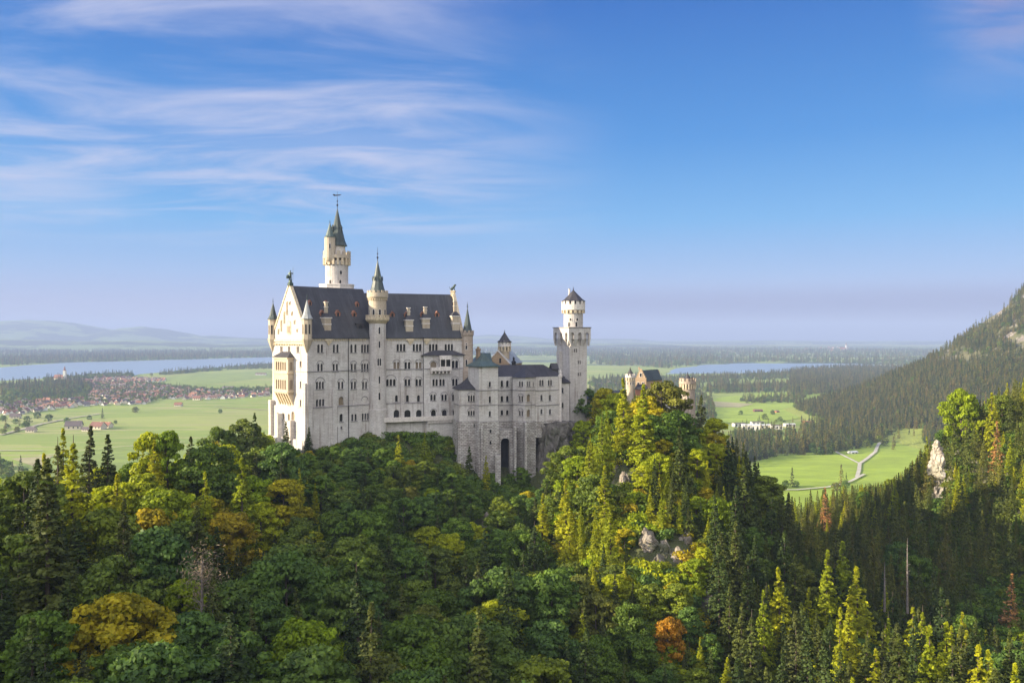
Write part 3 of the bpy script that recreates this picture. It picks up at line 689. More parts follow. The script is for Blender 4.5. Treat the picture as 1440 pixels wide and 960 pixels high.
def zone(u, v, y):
    if y > 272 and u > 1110:
        return 'on the right slope above the shaded gorge' if v < 700 else 'in the shade at the bottom of the right slope'
    if u < 420: return 'on the sunlit ridge left of the castle' if v < 700 else ('in the dark bottom left of the forest' if u < 260 else 'in the shaded slope below the left ridge')
    if u < 790: return 'close under the castle walls' if v < 690 else ('in the shaded hollow below the castle' if v < 830 else 'at the bottom edge below the castle')
    if u < 1010: return 'on the sunlit crag in front of the gatehouse' if v < 850 else 'below the foot of the crag'
    return 'on the dark east flank of the castle hill' if v < 800 else 'in the gorge around the lit row of spruces'
DESC = {('B','g'): ('green broadleaf tree', 'green broadleaf trees'), ('B','y'): ('yellowing broadleaf tree', 'yellowing broadleaf trees'), ('S','d'): ('dark green spruce', 'dark green spruces'),
        ('S','m'): ('olive green spruce', 'olive green spruces'), ('S','l'): ('yellow green conifer', 'yellow green conifers')}
cntk = {'B': 0, 'S': 0}; extra = []
def vis_key(t_):     # biggest in the picture first
    return -(t_['s']/t_['y'])+(10 if abs(F*t_['x']/t_['y']) > 765 else 0)
for t_ in sorted(trees, key=lambda q: (q['special'] is None, vis_key(q))):
    if cntk[t_['kind']] >= 300: extra.append(t_); continue
    cntk[t_['kind']] += 1
    x, y, z, s, kd, sub = t_['x'], t_['y'], t_['z'], t_['s'], t_['kind'], t_['sub']
    u = UC+F*x/y; v = VH-F*(z+14*s)/y
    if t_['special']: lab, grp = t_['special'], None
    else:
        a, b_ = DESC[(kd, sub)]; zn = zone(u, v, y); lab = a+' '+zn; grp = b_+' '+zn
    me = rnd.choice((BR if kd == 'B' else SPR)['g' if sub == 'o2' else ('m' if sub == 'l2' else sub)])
    if sub == 'o2':
        me = BR['g'][1].copy(); me.materials[0] = FD
    tr = rnd.choice(TRB if kd == 'B' else TRS)
    root = thing('broadleaf_tree' if kd == 'B' else 'spruce_tree', lab, 'tree', (x, y, z), grp)
    hs = s*rnd.uniform(0.92, 1.1)
    if t_.get('zt') is not None:
        top = max(v_.co.z for v_ in me.vertices) if kd == 'B' else 24.0
        hs = (t_['zt']-z)/top
    root.rotation_euler = (rnd.uniform(-.03, .03), rnd.uniform(-.03, .03), rnd.uniform(0, 6.28)); wx = rnd.uniform(1.12, 1.5) if kd == 'S' else rnd.uniform(.95, 1.1); root.scale = (s*wx*rnd.uniform(.93, 1.07), s*wx, hs)
    for nm, mm in (('crown', me), ('trunk', tr)):
        c_ = bpy.data.objects.new(nm, mm); COL.objects.link(c_); c_.parent = root
# ---- bare and dead trees
def bare_tree(u, v, y, h, lab, mat, limbs=40, L=3.2, twigs=True):
    x = (u-UC)/F*y; zt = (VH-v)/F*y
    root = thing('dead_tree', lab, 'dead tree', (x, y, zt-h))
    me = trunk_mesh('trunk', int(u), h, 0.3, mat, limbs, L, -4); o_ = bpy.data.objects.new('trunk', me); COL.objects.link(o_); o_.parent = root
    if twigs:
        rng = np.random.default_rng(int(u)); n_ = 900
        C_ = rng.normal(size=(n_, 3))*np.array([1.6, 1.6, 2.4])+np.array([0, 0, h*0.72]); V, Q = quads(C_, rng.normal(size=(n_, 3)), 0.34, rng, 0.12)
        o_ = bpy.data.objects.new('twigs', npmesh('twigs', V, Q, FB)); COL.objects.link(o_); o_.parent = root
bare_tree(284,780,146,13,'bare leafless tree with grey pink twigs in the left forest', M['snag'])
bare_tree(1276,756,238,17,'tall bare pale trunk standing in the shaded gorge', M['snag'], 14, 1.6, False)
bare_tree(1244,790,242,10,'shorter bare trunk left of the tall pale one', M['snag'], 10, 1.4, False)

# ---- stuff: points that carry copies of one of a few small trees
def scatter(name, pts_, sources, label=None):
    """pts_: (x, y, z, scale, idx)"""
    P = np.array(pts_, float); me = bpy.data.meshes.new(name); me.vertices.add(len(P)); me.vertices.foreach_set('co', P[:, :3].astype(np.float32).ravel())
    a = me.attributes.new('sc', 'FLOAT', 'POINT'); a.data.foreach_set('value', P[:, 3].astype(np.float32))
    a = me.attributes.new('ix', 'INT', 'POINT'); a.data.foreach_set('value', P[:, 4].astype(np.int32))
    o_ = bpy.data.objects.new(name, me); COL.objects.link(o_); o_['kind'] = 'stuff'
    if label: o_['label'] = label
    ng = bpy.data.node_groups.new(name, 'GeometryNodeTree')
    ng.interface.new_socket('Geometry', in_out='INPUT', socket_type='NodeSocketGeometry'); ng.interface.new_socket('Geometry', in_out='OUTPUT', socket_type='NodeSocketGeometry')
    gi = ng.nodes.new('NodeGroupInput'); go = ng.nodes.new('NodeGroupOutput')
    gg = ng.nodes.new('GeometryNodeGeometryToInstance')
    for s_ in reversed(sources):
        oi = ng.nodes.new('GeometryNodeObjectInfo'); oi.inputs['Object'].default_value = s_; ng.links.new(oi.outputs['Geometry'], gg.inputs[0])
    ip = ng.nodes.new('GeometryNodeInstanceOnPoints'); ng.links.new(gi.outputs[0], ip.inputs['Points']); ng.links.new(gg.outputs[0], ip.inputs['Instance'])
    ip.inputs['Pick Instance'].default_value = True
    na1 = ng.nodes.new('GeometryNodeInputNamedAttribute'); na1.data_type = 'INT'; na1.inputs[0].default_value = 'ix'; ng.links.new(na1.outputs[0], ip.inputs['Instance Index'])
    na2 = ng.nodes.new('GeometryNodeInputNamedAttribute'); na2.data_type = 'FLOAT'; na2.inputs[0].default_value = 'sc'; ng.links.new(na2.outputs[0], ip.inputs['Scale'])
    rv = ng.nodes.new('FunctionNodeRandomValue'); rv.data_type = 'FLOAT'; rv.inputs[3].default_value = 6.283
    cx = ng.nodes.new('ShaderNodeCombineXYZ'); ng.links.new(rv.outputs[1], cx.inputs[2])
    ng.links.new(cx.outputs[0], ip.inputs['Rotation']); ng.links.new(ip.outputs[0], go.inputs[0])
    md = o_.modifiers.new('scatter', 'NODES'); md.node_group = ng; return o_
# forest trees beyond the first 300 of each kind
srcS = {}
def first_crown(me):
    for o_ in bpy.data.objects:
        if o_.data is me: return o_
SB = [first_crown(m_) for m_ in BR['g']+BR['y']]; SS = [first_crown(m_) for m_ in SPR['d']+SPR['l']+SPR['m']]
SALL = [o_ for o_ in SB+SS if o_]
ix = {o_.data.name: i for i, o_ in enumerate(SALL)}
pl = []
for t_ in extra:
    ms = [m_ for m_ in (BR if t_['kind'] == 'B' else SPR)[t_['sub'] if t_['sub'] in ('g','y','d','l','m') else 'g'] if m_.name in ix]
    if ms: pl.append((t_['x'], t_['y'], t_['z'], t_['s'], ix[rnd.choice(ms).name]))
print('EXTRA', len(pl))
if pl: scatter('forest', pl, SALL, 'remaining smaller trees of the wooded slopes')

# undergrowth: low bushes that hide the ground between the trunks
bushm = broad_crown('bush_foliage', 77, FG, 900, 1.6, 2.2, 0.2, 0.26); bushy = broad_crown('bush_foliage', 78, FY, 900, 1.5, 2.0, 0.2, 0.26)
b1 = bpy.data.objects.new('bush', bushm); b2 = bpy.data.objects.new('bush', bushy)
BU = []
for o_, (u, v, y), lab in ((b1, (575, 612, 306), 'round dark green bush below the terrace wall'), (b2, (884, 706, 240), 'small yellow bush beside the pale rock of the crag')):
    COL.objects.link(o_); x = (u-UC)/F*y; o_.location = (x, y, float(H(x, y))+0.2); o_.scale = (1.3,)*3; tag(o_, lab, 'bush'); BU.append(o_)
KEEP2 = [[(-82,310),(-72,299),(-49,322),(-16,334),(-30,360),(-100,345)], [(-18,317),(14,322),(20,330),(32,345),(-20,345)], [(50,364),(72,360),(74,378),(50,376)]]
pl = []
for _ in range(19000):
    y = 110+(480-110)*rngp.random(); x = rngp.uniform(-0.64, 0.64)*y; u = UC+F*x/y
    if any(inside(k_, x, y) for k_ in KEEP2): continue
    if y > 335 and u < 1100: continue
    pl.append((x, y, 0, rngp.uniform(0.7, 1.7), 1 if (780 < u < 1010 or (u < 420 and y > 190)) and rngp.random() < 0.6 else 0))
zz = H(np.array([p_[0] for p_ in pl]), np.array([p_[1] for p_ in pl]))
pl = [(a, b_, z-0.2, s, i) for (a, b_, _, s, i), z in zip(pl, zz) if z > -180 and not window_rocks(UC+F*a/b_, VH-F*z/b_)]
scatter('undergrowth', pl, BU, 'low bushes covering the ground between the trees')

# ---- valley woods: small trees (lone ones in the fields are things and lend their shape)
def small_tree(kind, seed, mat):
    if kind == 'S': return spruce_crown('small_crown', seed, mat, 24, 4.2, 0.5, 0, 0.75, 5, 13)
    return broad_crown('small_crown', seed, mat, 330, 6.0, 11, 0.6, 1.15)
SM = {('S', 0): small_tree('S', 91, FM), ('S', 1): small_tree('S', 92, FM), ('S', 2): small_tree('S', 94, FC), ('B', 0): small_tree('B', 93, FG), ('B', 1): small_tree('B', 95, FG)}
TRF = trunk_mesh('trunk', 9, 8, 0.45, M['bark'], 0)
lone = [(190,580,'B',1.25,'lone round tree in the middle of the left green field'),(310,581,'B',0.95,'small lone tree in the field left of the castle gable'),
 (38,594,'B',1.3,'largest tree in the row beside the country road'),(69,592,'B',1.35,'wide dark tree at the right end of the roadside row'),(22,596,'B',1.0,'small round tree in the roadside row'),(4,592,'B',1.2,'tree at the left end of the roadside row'),
 (52,588,'B',1.3,'tree behind the roadside row near the barn'),(2,657,'B',1.1,'round tree at the left edge by the green field'),
 (94,595,'B',1.1,'round tree at the left end of the farm'),(126,590,'B',0.9,'tree behind the farm barns'),(144,588,'S',1.0,'pointed tree behind the farm'),(162,596,'B',0.7,'small tree at the right end of the farm'),
 (1042,583,'B',0.9,'small round tree in the meadow left of the houses'),(1087,583,'B',1.0,'round tree alone in the far right meadow'),(1076,590,'B',1.2,'larger tree beside the white houses'),(1097,592,'B',0.9,'tree right of the larger one beside the white houses'),
 (1183,684,'S',1.15,'spruce in the clump beside the footpath fork'),(1176,690,'B',0.9,'round tree in the clump beside the footpath fork'),(1188,686,'B',0.8,'small tree at the right of the clump near the fork'),(1190,680,'S',0.6,'thin tree behind the clump near the fork'),
 (1114,684,'S',1.0,'pointed tree beside the valley road in the meadow'),(1104,686,'B',0.85,'low brownish tree beside the pointed one at the road'),(1120,685,'B',0.7,'small tree right of the pointed one at the road'),
 (1246,627,'S',1.5,'tall spruce at the top end of the footpath'),(1258,627,'S',0.9,'shorter spruce right of the path end'),(1158,634,'B',0.9,'round bush like tree at the left path end'),
 (1094,628,'S',1.2,'conifer standing forward at the wood edge')]
src_small = []
seen_k = {}
for u, v, k, s, lab in lone:
    x, y = gnd(u, v); mi = rnd.choice([q for q in SM if q[0] == k])
    root = thing('field_tree', lab, 'tree', (x, y, GZ), None); root.scale = (s,)*3; root.rotation_euler.z = rnd.uniform(0, 6)
    c_ = bpy.data.objects.new('crown', SM[mi]); COL.objects.link(c_); c_.parent = root; seen_k.setdefault(mi, c_)
    t2 = bpy.data.objects.new('trunk', TRF); COL.objects.link(t2); t2.parent = root
for mi in SM:
    if mi not in seen_k:
        x, y = gnd(1130+len(seen_k)*9, 560); root = thing('field_tree', 'tree at the near edge of the far meadow', 'tree', (x, y, GZ), 'trees at the near edge of the far meadow')
        c_ = bpy.data.objects.new('crown', SM[mi]); COL.objects.link(c_); c_.parent = root; seen_k[mi] = c_
keys = list(SM); SRC = [seen_k[k_] for k_ in keys]
def samp(poly, spacing, pS, smin=0.7, smax=1.1, z=GZ, gap=0.0, cap=9000):
    Pw = [gnd(u, v) for u, v in poly]; xs_ = [p_[0] for p_ in Pw]; ys_ = [p_[1] for p_ in Pw]; A_ = 0
    for (a, b_), (c_, d_) in zip(Pw, Pw[1:]+Pw[:1]): A_ += a*d_-c_*b_
    n_ = min(cap, int(abs(A_)/2/spacing**2)); outp = []
    g_ = 0
    while len(outp) < n_ and g_ < n_*30:
        g_ += 1; x = rngp.uniform(min(xs_), max(xs_)); y = rngp.uniform(min(ys_), max(ys_))
        if not inside(Pw, x, y): continue
        if gap and fnoise(x, y, 60, 3.3) > gap: continue
        k_ = rngp.choice([0, 1, 2]) if rngp.random() < pS else rngp.choice([3, 4])
        outp.append((x, y, z, rngp.uniform(smin, smax), k_))
    return outp
woods = []
woods += samp([(1005,630),(1040,622),(1090,623),(1130,620),(1160,606),(1200,590),(1330,560),(1330,612),(1262,612),(1225,628),(1160,640),(1110,640),(1060,648),(1030,660),(1000,640)], 10, .8, 0.75, 1.25)
woods += samp([(1125,602),(1150,596),(1140,590),(1180,584),(1210,590),(1170,606),(1130,614)], 16, .7, 0.8, 1.2)
woods += samp([(1030,608),(1115,605),(1118,613),(1030,617)], 11, .5, 0.5, .85)
woods += samp([(1030,597),(1100,592),(1120,594),(1100,597),(1035,602)], 30, .4, 0.5, .8)
woods += samp([(1092,563),(1130,545),(1210,535),(1330,525),(1330,556),(1250,552),(1200,549),(1130,556),(1100,560)], 15, .85, 0.9, 1.3)
woods += samp([(1110,545),(1110,523),(1180,518),(1310,517),(1320,530),(1200,540),(1150,545)], 19, .85, 1.0, 1.4)
woods += samp([(985,548),(1010,543),(1110,541),(1180,538),(1110,551),(1000,553)], 17, .8, 0.9, 1.3)
woods += samp([(985,531),(1110,524),(1110,532),(1040,536),(985,540)], 20, .7, 0.9, 1.2, gap=0.3)
woods += samp([(1040,564),(1090,559),(1140,557),(1110,567),(1050,567)], 15, .6, 0.7, 1.1)
woods += samp([(1195,640),(1300,600),(1330,612),(1330,624)], 60, .8)
woods += samp([(1150,560),(1230,556),(1330,556),(1330,600),(1210,600),(1180,584)], 13, .8, 0.8, 1.2)
woods += samp([(828,600),(870,560),(1000,556),(1010,615),(900,640)], 17, .6, .7, 1.2, gap=0.4)
woods += samp([(828,560),(828,536),(900,530),(940,532),(985,531),(985,556)], 20, .6, .8, 1.3, gap=0.2)
woods += samp([(0,556),(0,544),(40,541),(90,538),(125,541),(130,552),(90,556),(40,560)], 14, .35, 0.9, 1.5)
woods += samp([(60,534),(95,531.5),(150,527),(185,526.5),(188,530),(140,533),(80,537)], 18, .3, 0.9, 1.3)
woods += samp([(188,530.5),(240,524.5),(300,519),(330,516),(395,512),(395,518),(330,519.5),(260,525)], 22, .4, .8, 1.3, gap=0.35)
woods += samp([(0,582),(40,577),(90,571),(120,567),(200,567),(240,560),(400,553),(400,545),(300,548),(230,541),(180,537),(90,540),(0,560)], 16, .25, .5, .9)
woods += samp([(0,603),(30,598),(55,597),(30,606),(0,612)], 26, .1, .7, 1.0)
woods += samp([(0,670),(0,655),(30,662),(60,672),(60,690),(0,690)], 16, .3, .7, 1.0)
for dens, poly in ((36, [(0,516),(0,506),(60,503),(150,501),(260,500),(390,498),(390,502),(200,507),(60,511)]), (60, [(0,504),(0,490),(400,488),(400,498)]),
                   (48, [(830,512),(830,500),(960,503),(1320,508),(1320,514),(1065,509),(990,512),(940,518)]), (60, [(640,500),(640,489),(1000,490),(1000,503)]), (70, [(960,500),(960,490),(1320,492),(1320,506)])):
    woods += samp(poly, dens, .6, 1.2, 2.0, gap=0.15, cap=6000)
scatter('valley_woods', woods, SRC, 'woods and hedges spread over the valley floor')
# the wooded mountain
mp_ = []
for _ in range(30000):
    y = rngp.uniform(1150, 2900); x = rngp.uniform(0.33, 0.68)*y
    mp_.append((x, y))
MXY = np.array(mp_); MZ = HM(MXY[:, 0], MXY[:, 1])
fz = fnoise(MXY[:, 0], MXY[:, 1], 120, 5.0)+0.6*fnoise(MXY[:, 0], MXY[:, 1], 35, 2.0)
thr = np.interp(MZ, [-190, -80, 0, 60, 160, 300], [2, 1.1, 0.36, 0.14, -0.08, -0.2])
pl = []
for (x, y), z, f_, th_ in zip(mp_, MZ, fz, thr):
    u = UC+F*x/y; v = VH-F*z/y
    if z < -186 or f_ > th_: continue
    if u < 1300 and v > 603: continue
    if ((u-1352)/28)**2+((v-500)/11)**2 < 1 and rngp.random() < .8 or ((u-1390)/26)**2+((v-440-(1390-u)*0.5)/9)**2 < 1 or ((u-1400)/45)**2+((v-447-(1400-u)*0.6)/13)**2 < .5 and rngp.random() < .75 or ((u-1428)/22)**2+((v-478)/10)**2 < .7: continue
    pl.append((x, y, z-1, rngp.uniform(0.6, 1.05), rngp.choice([0, 1, 2, 0, 1, 2, 3])))
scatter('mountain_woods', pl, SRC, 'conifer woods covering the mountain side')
# woods on the shading mountain outside the frame and on the hidden side of the hill
pl = []
for _ in range(9000):
    x = rngp.uniform(-760, -150); y = rngp.uniform(-300, 420)
    if x > -0.68*y-20 and y > 0: continue
    pl.append((x, y, 0, rngp.uniform(0.6, 1.0), rngp.choice([0, 1, 2, 3, 4])))
zz = H(np.array([p_[0] for p_ in pl]), np.array([p_[1] for p_ in pl]))
scatter('hillside_woods', [(a, b_, z-1, s, i) for (a, b_, _, s, i), z in zip(pl, zz) if z > -170], SRC, 'woods on the mountain to the left')
# ---------------------------------------------------------------- castle helpers
def tube(q, p0, p1, r0, r1, n=6, m=0):
    p0 = Vector(p0); p1 = Vector(p1); d = (p1-p0).normalized(); a = Vector((1, 0, 0)) if abs(d.x) < .8 else Vector((0, 1, 0))
    s = d.cross(a).normalized(); u = s.cross(d)
    A = [p0+(s*math.cos(k*2*math.pi/n)+u*math.sin(k*2*math.pi/n))*r0 for k in range(n)]
    B = [p1+(s*math.cos(k*2*math.pi/n)+u*math.sin(k*2*math.pi/n))*r1 for k in range(n)]
    for k in range(n):
        j = (k+1) % n; q.quad(A[j], A[k], B[k], B[j], m)
    q.poly(A, m); q.poly(list(reversed(B)), m)
class Face:
    """vertical wall plane: origin P, unit direction d, outward normal n"""
    def __init__(s, a, b, off=0.0):
        dx, dy = b[0]-a[0], b[1]-a[1]; s.L = math.hypot(dx, dy); s.d = (dx/s.L, dy/s.L); s.n = (s.d[1], -s.d[0])
        s.P = (a[0]+s.n[0]*off, a[1]+s.n[1]*off)
    def px(s, u, v=None):
        k = (u-UC)/F; t_ = (k*s.P[1]-s.P[0])/(s.d[0]-k*s.d[1]); y = s.P[1]+s.d[1]*t_
        return (t_, None if v is None else (VH-v)/F*y)
    def q(s, t_, b=0.0, z=None):
        p = (s.P[0]+s.d[0]*t_+s.n[0]*b, s.P[1]+s.d[1]*t_+s.n[1]*b)
        return p if z is None else (p[0], p[1], z)
    def box(s, mb, a0, a1, b0, b1, z0, z1, m=0): mb.prism([s.q(a0, b1), s.q(a1, b1), s.q(a1, b0), s.q(a0, b0)], z0, z1, m)
def arch_pts(c, r, z, n=8): return [(c+r*math.cos(math.pi-math.pi*k/n), z+r*math.sin(math.pi*k/n)) for k in range(n+1)]
def wall(mb, fc, z0, z1, holes, s0=0.0, s1=None, m=0, depth=0.5):
    """holes: (centre, z bottom, width, height, arched)"""
    s1 = fc.L if s1 is None else s1
    H_ = [h for h in holes if h[0]-h[2]/2 > s0+.02 and h[0]+h[2]/2 < s1-.02 and h[1] > z0+.02 and h[1]+h[3] < z1-.02]
    S = sorted({round(v_, 4) for v_ in [s0, s1]+[h[0]-h[2]/2 for h in H_]+[h[0]+h[2]/2 for h in H_]})
    Zs = sorted({round(v_, 4) for v_ in [z0, z1]+[h[1] for h in H_]+[h[1]+h[3] for h in H_]})
    for za, zb in zip(Zs, Zs[1:]):
        zc_ = (za+zb)/2; run = None
        row = [h for h in H_ if h[1] < zc_ < h[1]+h[3]]
        for a, b in zip(S, S[1:]):
            c_ = (a+b)/2
            if any(abs(c_-h[0]) < h[2]/2 for h in row):
                if run is not None: mb.quad(fc.q(run, 0, za), fc.q(a, 0, za), fc.q(a, 0, zb), fc.q(run, 0, zb), m); run = None
            elif run is None: run = a
        if run is not None: mb.quad(fc.q(run, 0, za), fc.q(s1, 0, za), fc.q(s1, 0, zb), fc.q(run, 0, zb), m)
    for c_, zb, w, h, ar in H_:
        a, b = c_-w/2, c_+w/2; zt = zb+h
        mb.quad(fc.q(a, 0, zb), fc.q(a, -depth, zb), fc.q(a, -depth, zt), fc.q(a, 0, zt), m)
        mb.quad(fc.q(b, -depth, zb), fc.q(b, 0, zb), fc.q(b, 0, zt), fc.q(b, -depth, zt), m)
        mb.quad(fc.q(a, 0, zb), fc.q(b, 0, zb), fc.q(b, -depth, zb), fc.q(a, -depth, zb), m)
        mb.quad(fc.q(a, -depth, zt), fc.q(b, -depth, zt), fc.q(b, 0, zt), fc.q(a, 0, zt), m)
        if ar:
            A = arch_pts(c_, w/2, zt-w/2, 8)
            mb.poly([fc.q(x, -0.02, z) for x, z in [(a, zt)]+A[4::-1]][::-1], m) if False else None
            mb.poly([fc.q(x, -0.01, z) for x, z in ([(a, zt)]+A[0:5])][::1][::-1], m)
            mb.poly([fc.q(x, -0.01, z) for x, z in ([(b, zt)]+A[8:3:-1])], m)
def window(root, fc, c_, zb, w, h, n, gap, arched=True, label_arch=False, glass='glass', trim='trim', sill=True):
    """one window of n lights as a part (frame) with its glass as a sub-part; returns the holes"""
    w = w*1.14; gap = gap*.9; tot = n*w+(n-1)*gap; q = MB(); g = MB(); holes = []
    for i in range(n):
        c0 = c_-tot/2+w/2+i*(w+gap); holes.append((c0, zb, w, h, arched))
        g.poly([fc.q(c0-w/2-.05, -0.47, zb-.05), fc.q(c0+w/2+.05, -0.47, zb-.05), fc.q(c0+w/2+.05, -0.47, zb+h+.05), fc.q(c0-w/2-.05, -0.47, zb+h+.05)])
        if i: fc.box(q, c0-w/2-gap*0.66, c0-w/2-gap*0.34, -0.3, 0.05, zb+.02, zb+h-.3)
    if sill: fc.box(q, c_-tot/2-.2, c_+tot/2+.2, 0.01, 0.22, zb-.28, zb-.03, 1)
    if label_arch:
        r = tot/2+.18; A = arch_pts(c_, r, zb+h-w*0.45, 10); B = arch_pts(c_, r+.24, zb+h-w*0.45, 10)
        for (a0, z0), (a1, z1), (b0, y0), (b1, y1) in zip(A, A[1:], B, B[1:]):
            q.quad(fc.q(a0, .14, z0), fc.q(a1, .14, z1), fc.q(b1, .14, y1), fc.q(b0, .14, y0), 1)
            q.quad(fc.q(a1, .14, z1), fc.q(a0, .14, z0), fc.q(a0, .01, z0), fc.q(a1, .01, z1), 1)
            q.quad(fc.q(b0, .14, y0), fc.q(b1, .14, y1), fc.q(b1, .01, y1), fc.q(b0, .01, y0), 1)
    o_ = q.build('window', [M[trim], M['line']], root); g.build('pane', M[glass], o_); return holes
def pxwin(root, fc, u, v0, v1, n=1, w=0.8, gap=0.38, **k):
    s, zt = fc.px(u, v0); zb = fc.px(u, v1)[1]
    return window(root, fc, s, zb, w, zt-zb, n, gap, **k)
def fp(P, d, L, Wd):
    n = (d[1], -d[0]); p1 = (P[0]+d[0]*L, P[1]+d[1]*L)
    return [P, p1, (p1[0]-n[0]*Wd, p1[1]-n[1]*Wd), (P[0]-n[0]*Wd, P[1]-n[1]*Wd)]
def gable_roof(mb, P, d, L, Wd, ze, zr, ov=0.5, m=0, e0=0.0, e1=0.0, hip0=0.0, hip1=0.0, th=0.35):
    n = (d[1], -d[0]); g_ = (zr-ze)/(Wd/2)
    q = lambda a, b, z: (P[0]+d[0]*a-n[0]*b, P[1]+d[1]*a-n[1]*b, z)
    a0, a1 = -e0, L+e1; zo = ze-ov*g_*0.5
    A, B, C_, D_ = q(a0, -ov, zo), q(a1, -ov, zo), q(a1, Wd+ov, zo), q(a0, Wd+ov, zo)
    R0, R1 = q(a0+hip0, Wd/2, zr), q(a1-hip1, Wd/2, zr)
    mb.quad(A, B, R1, R0, m); mb.quad(C_, D_, R0, R1, m); mb.poly([B, C_, R1], m); mb.poly([D_, A, R0], m)
    lo = lambda p: (p[0], p[1], p[2]-th)
    for a, b in ((A, B), (B, C_), (C_, D_), (D_, A)): mb.quad(lo(a), lo(b), b, a, m)
    mb.poly([lo(D_), lo(C_), lo(B), lo(A)], m)
def roof_hit(P, d, Wd, ze, zr, u, v):
    n = (d[1], -d[0]); k = (u-UC)/F; m_ = (VH-v)/F; g_ = (zr-ze)/(Wd/2)
    y = (ze+g_*(P[0]*n[0]+P[1]*n[1]))/(m_+g_*(k*n[0]+n[1])); x = k*y
    return (x-P[0])*d[0]+(y-P[1])*d[1], -((x-P[0])*n[0]+(y-P[1])*n[1]), m_*y      # s, inward b, z
def gable_wall(mb, fc, s0, s1, z0, za, th=0.8, m=0, cop=0.45, mc=1):
    c_ = (s0+s1)/2; f_ = [fc.q(s0, 0.05, z0), fc.q(s1, 0.05, z0), fc.q(c_, 0.05, za)]; b_ = [fc.q(s0, -th, z0), fc.q(s1, -th, z0), fc.q(c_, -th, za)]
    mb.poly(f_, m); mb.poly(b_[::-1], m); mb.quad(f_[1], b_[1], b_[2], f_[2], m); mb.quad(b_[0], f_[0], f_[2], b_[2], m); mb.quad(f_[0], b_[0], b_[1], f_[1], m)
    # coping strips along the rakes
    for a, sg in ((s0, 1), (s1, -1)):
        L = (za-z0); ex = cop/L*abs(c_-a)
        A = [(a-sg*cop*0.9, z0), (a+sg*cop*0.6, z0), (c_, za-cop*0.9), (c_, za+cop*1.0)]
        F_ = [fc.q(x, 0.3, z) for x, z in A]; B_ = [fc.q(x, -th-.15, z) for x, z in A]
        if sg < 0: F_.reverse(); B_.reverse()
        mb.poly(F_, mc); mb.poly(B_[::-1], mc)
        for i in range(4): mb.quad(F_[(i+1) % 4], F_[i], B_[i], B_[(i+1) % 4], mc)
def band(mb, fc, z, h=0.3, pr=0.18, s0=0.0, s1=None, m=0): fc.box(mb, s0-.01, (fc.L if s1 is None else s1)+.01, 0.012, pr, z-h/2, z+h/2, m)
def lombard(mb, fc, z, s0=0.0, s1=None, step=0.95, m=0):
    s1 = fc.L if s1 is None else s1; k = int((s1-s0)/step)
    for i in range(k):
        a = s0+(i+0.5)*(s1-s0)/k; fc.box(mb, a-.2, a+.2, .01, .34, z-.62, z, m)
    fc.box(mb, s0, s1, .012, .42, z, z+.3, m)
def finial(mb, x, y, z, h, r=0.35, m=0):
    mb.lathe((x, y), [(r*.35, z-.3), (r*.3, z+h*.15), (r, z+h*.24), (r*.25, z+h*.33), (r*.2, z+h*.45), (r*.7, z+h*.52), (r*.18, z+h*.6), (.05, z+h)], 8, m)
def cone(root, name, c_, r, z0, z1, mat, n=12, flare=1.15, fin=2.0, matf='iron', rot=0.0):
    q = MB(); h = z1-z0
    q.lathe(c_, [(r*flare, z0-.15), (r*flare, z0), (r*.82, z0+h*.14), (r*.42, z0+h*.55), (0.06, z1)], n, 0, rot); o_ = q.build(name, mat, root)
    if fin: f_ = MB(); finial(f_, c_[0], c_[1], z1-.2, fin, min(.42, r*.16+.12)); f_.build('finial', M[matf], o_)
    return o_
def crown(root, c_, r, z0, z1, mats, nc=16, nm=12, n=24, flare=1.22, name='battlement', rot=0.1):
    """corbelled parapet with merlons; z0..z1 is the corbel zone plus parapet"""
    q = MB(); h = z1-z0; R_ = r*flare
    q.lathe(c_, [(r+.02, z0+h*.45), (R_, z0+h*.47), (R_, z0+h*.72), (R_-.45, z0+h*.72)], n, 0)
    q.ringboxes(c_, r-.05, R_-r+.03, nc, .45, z0, z0+h*.46, 1, rot)
    q.ringboxes(c_, R_-.45, .45, nm, .55, z0+h*.7, z1, 0, rot)
    return q.build(name, mats, root)
def ring_window(root, c_, r, ang, zb, w, h, rec=0.15):
    """narrow arched opening on a round wall"""
    a = (c_[0]+r*math.cos(ang), c_[1]+r*math.sin(ang)); t_ = (-math.sin(ang), math.cos(ang)); f_ = Face((a[0]-t_[0], a[1]-t_[1]), (a[0]+t_[0], a[1]+t_[1]))
    q = MB(); g = MB(); f_.box(q, 1-w/2-.14, 1-w/2, -.4, .08, zb, zb+h); f_.box(q, 1+w/2, 1+w/2+.14, -.4, .08, zb, zb+h); f_.box(q, 1-w/2-.2, 1+w/2+.2, -.4, .14, zb-.2, zb); 
    A = arch_pts(1, w/2, zb+h, 6); B = arch_pts(1, w/2+.16, zb+h, 6)
    for (a0, z0), (a1, z1), (b0, y0), (b1, y1) in zip(A, A[1:], B, B[1:]): q.quad(f_.q(a0, .1, z0), f_.q(a1, .1, z1), f_.q(b1, .1, y1), f_.q(b0, .1, y0), 0)
    g.poly([f_.q(1-w/2, .03, zb), f_.q(1+w/2, .03, zb)]+[f_.q(x, .03, z) for x, z in A[::-1]])
    o_ = q.build('window', M['trim'], root); g.build('pane', M['dark'], o_)
def cam_ang(c_): return math.atan2(-c_[1], -c_[0])        # direction from a tower towards the camera bridge

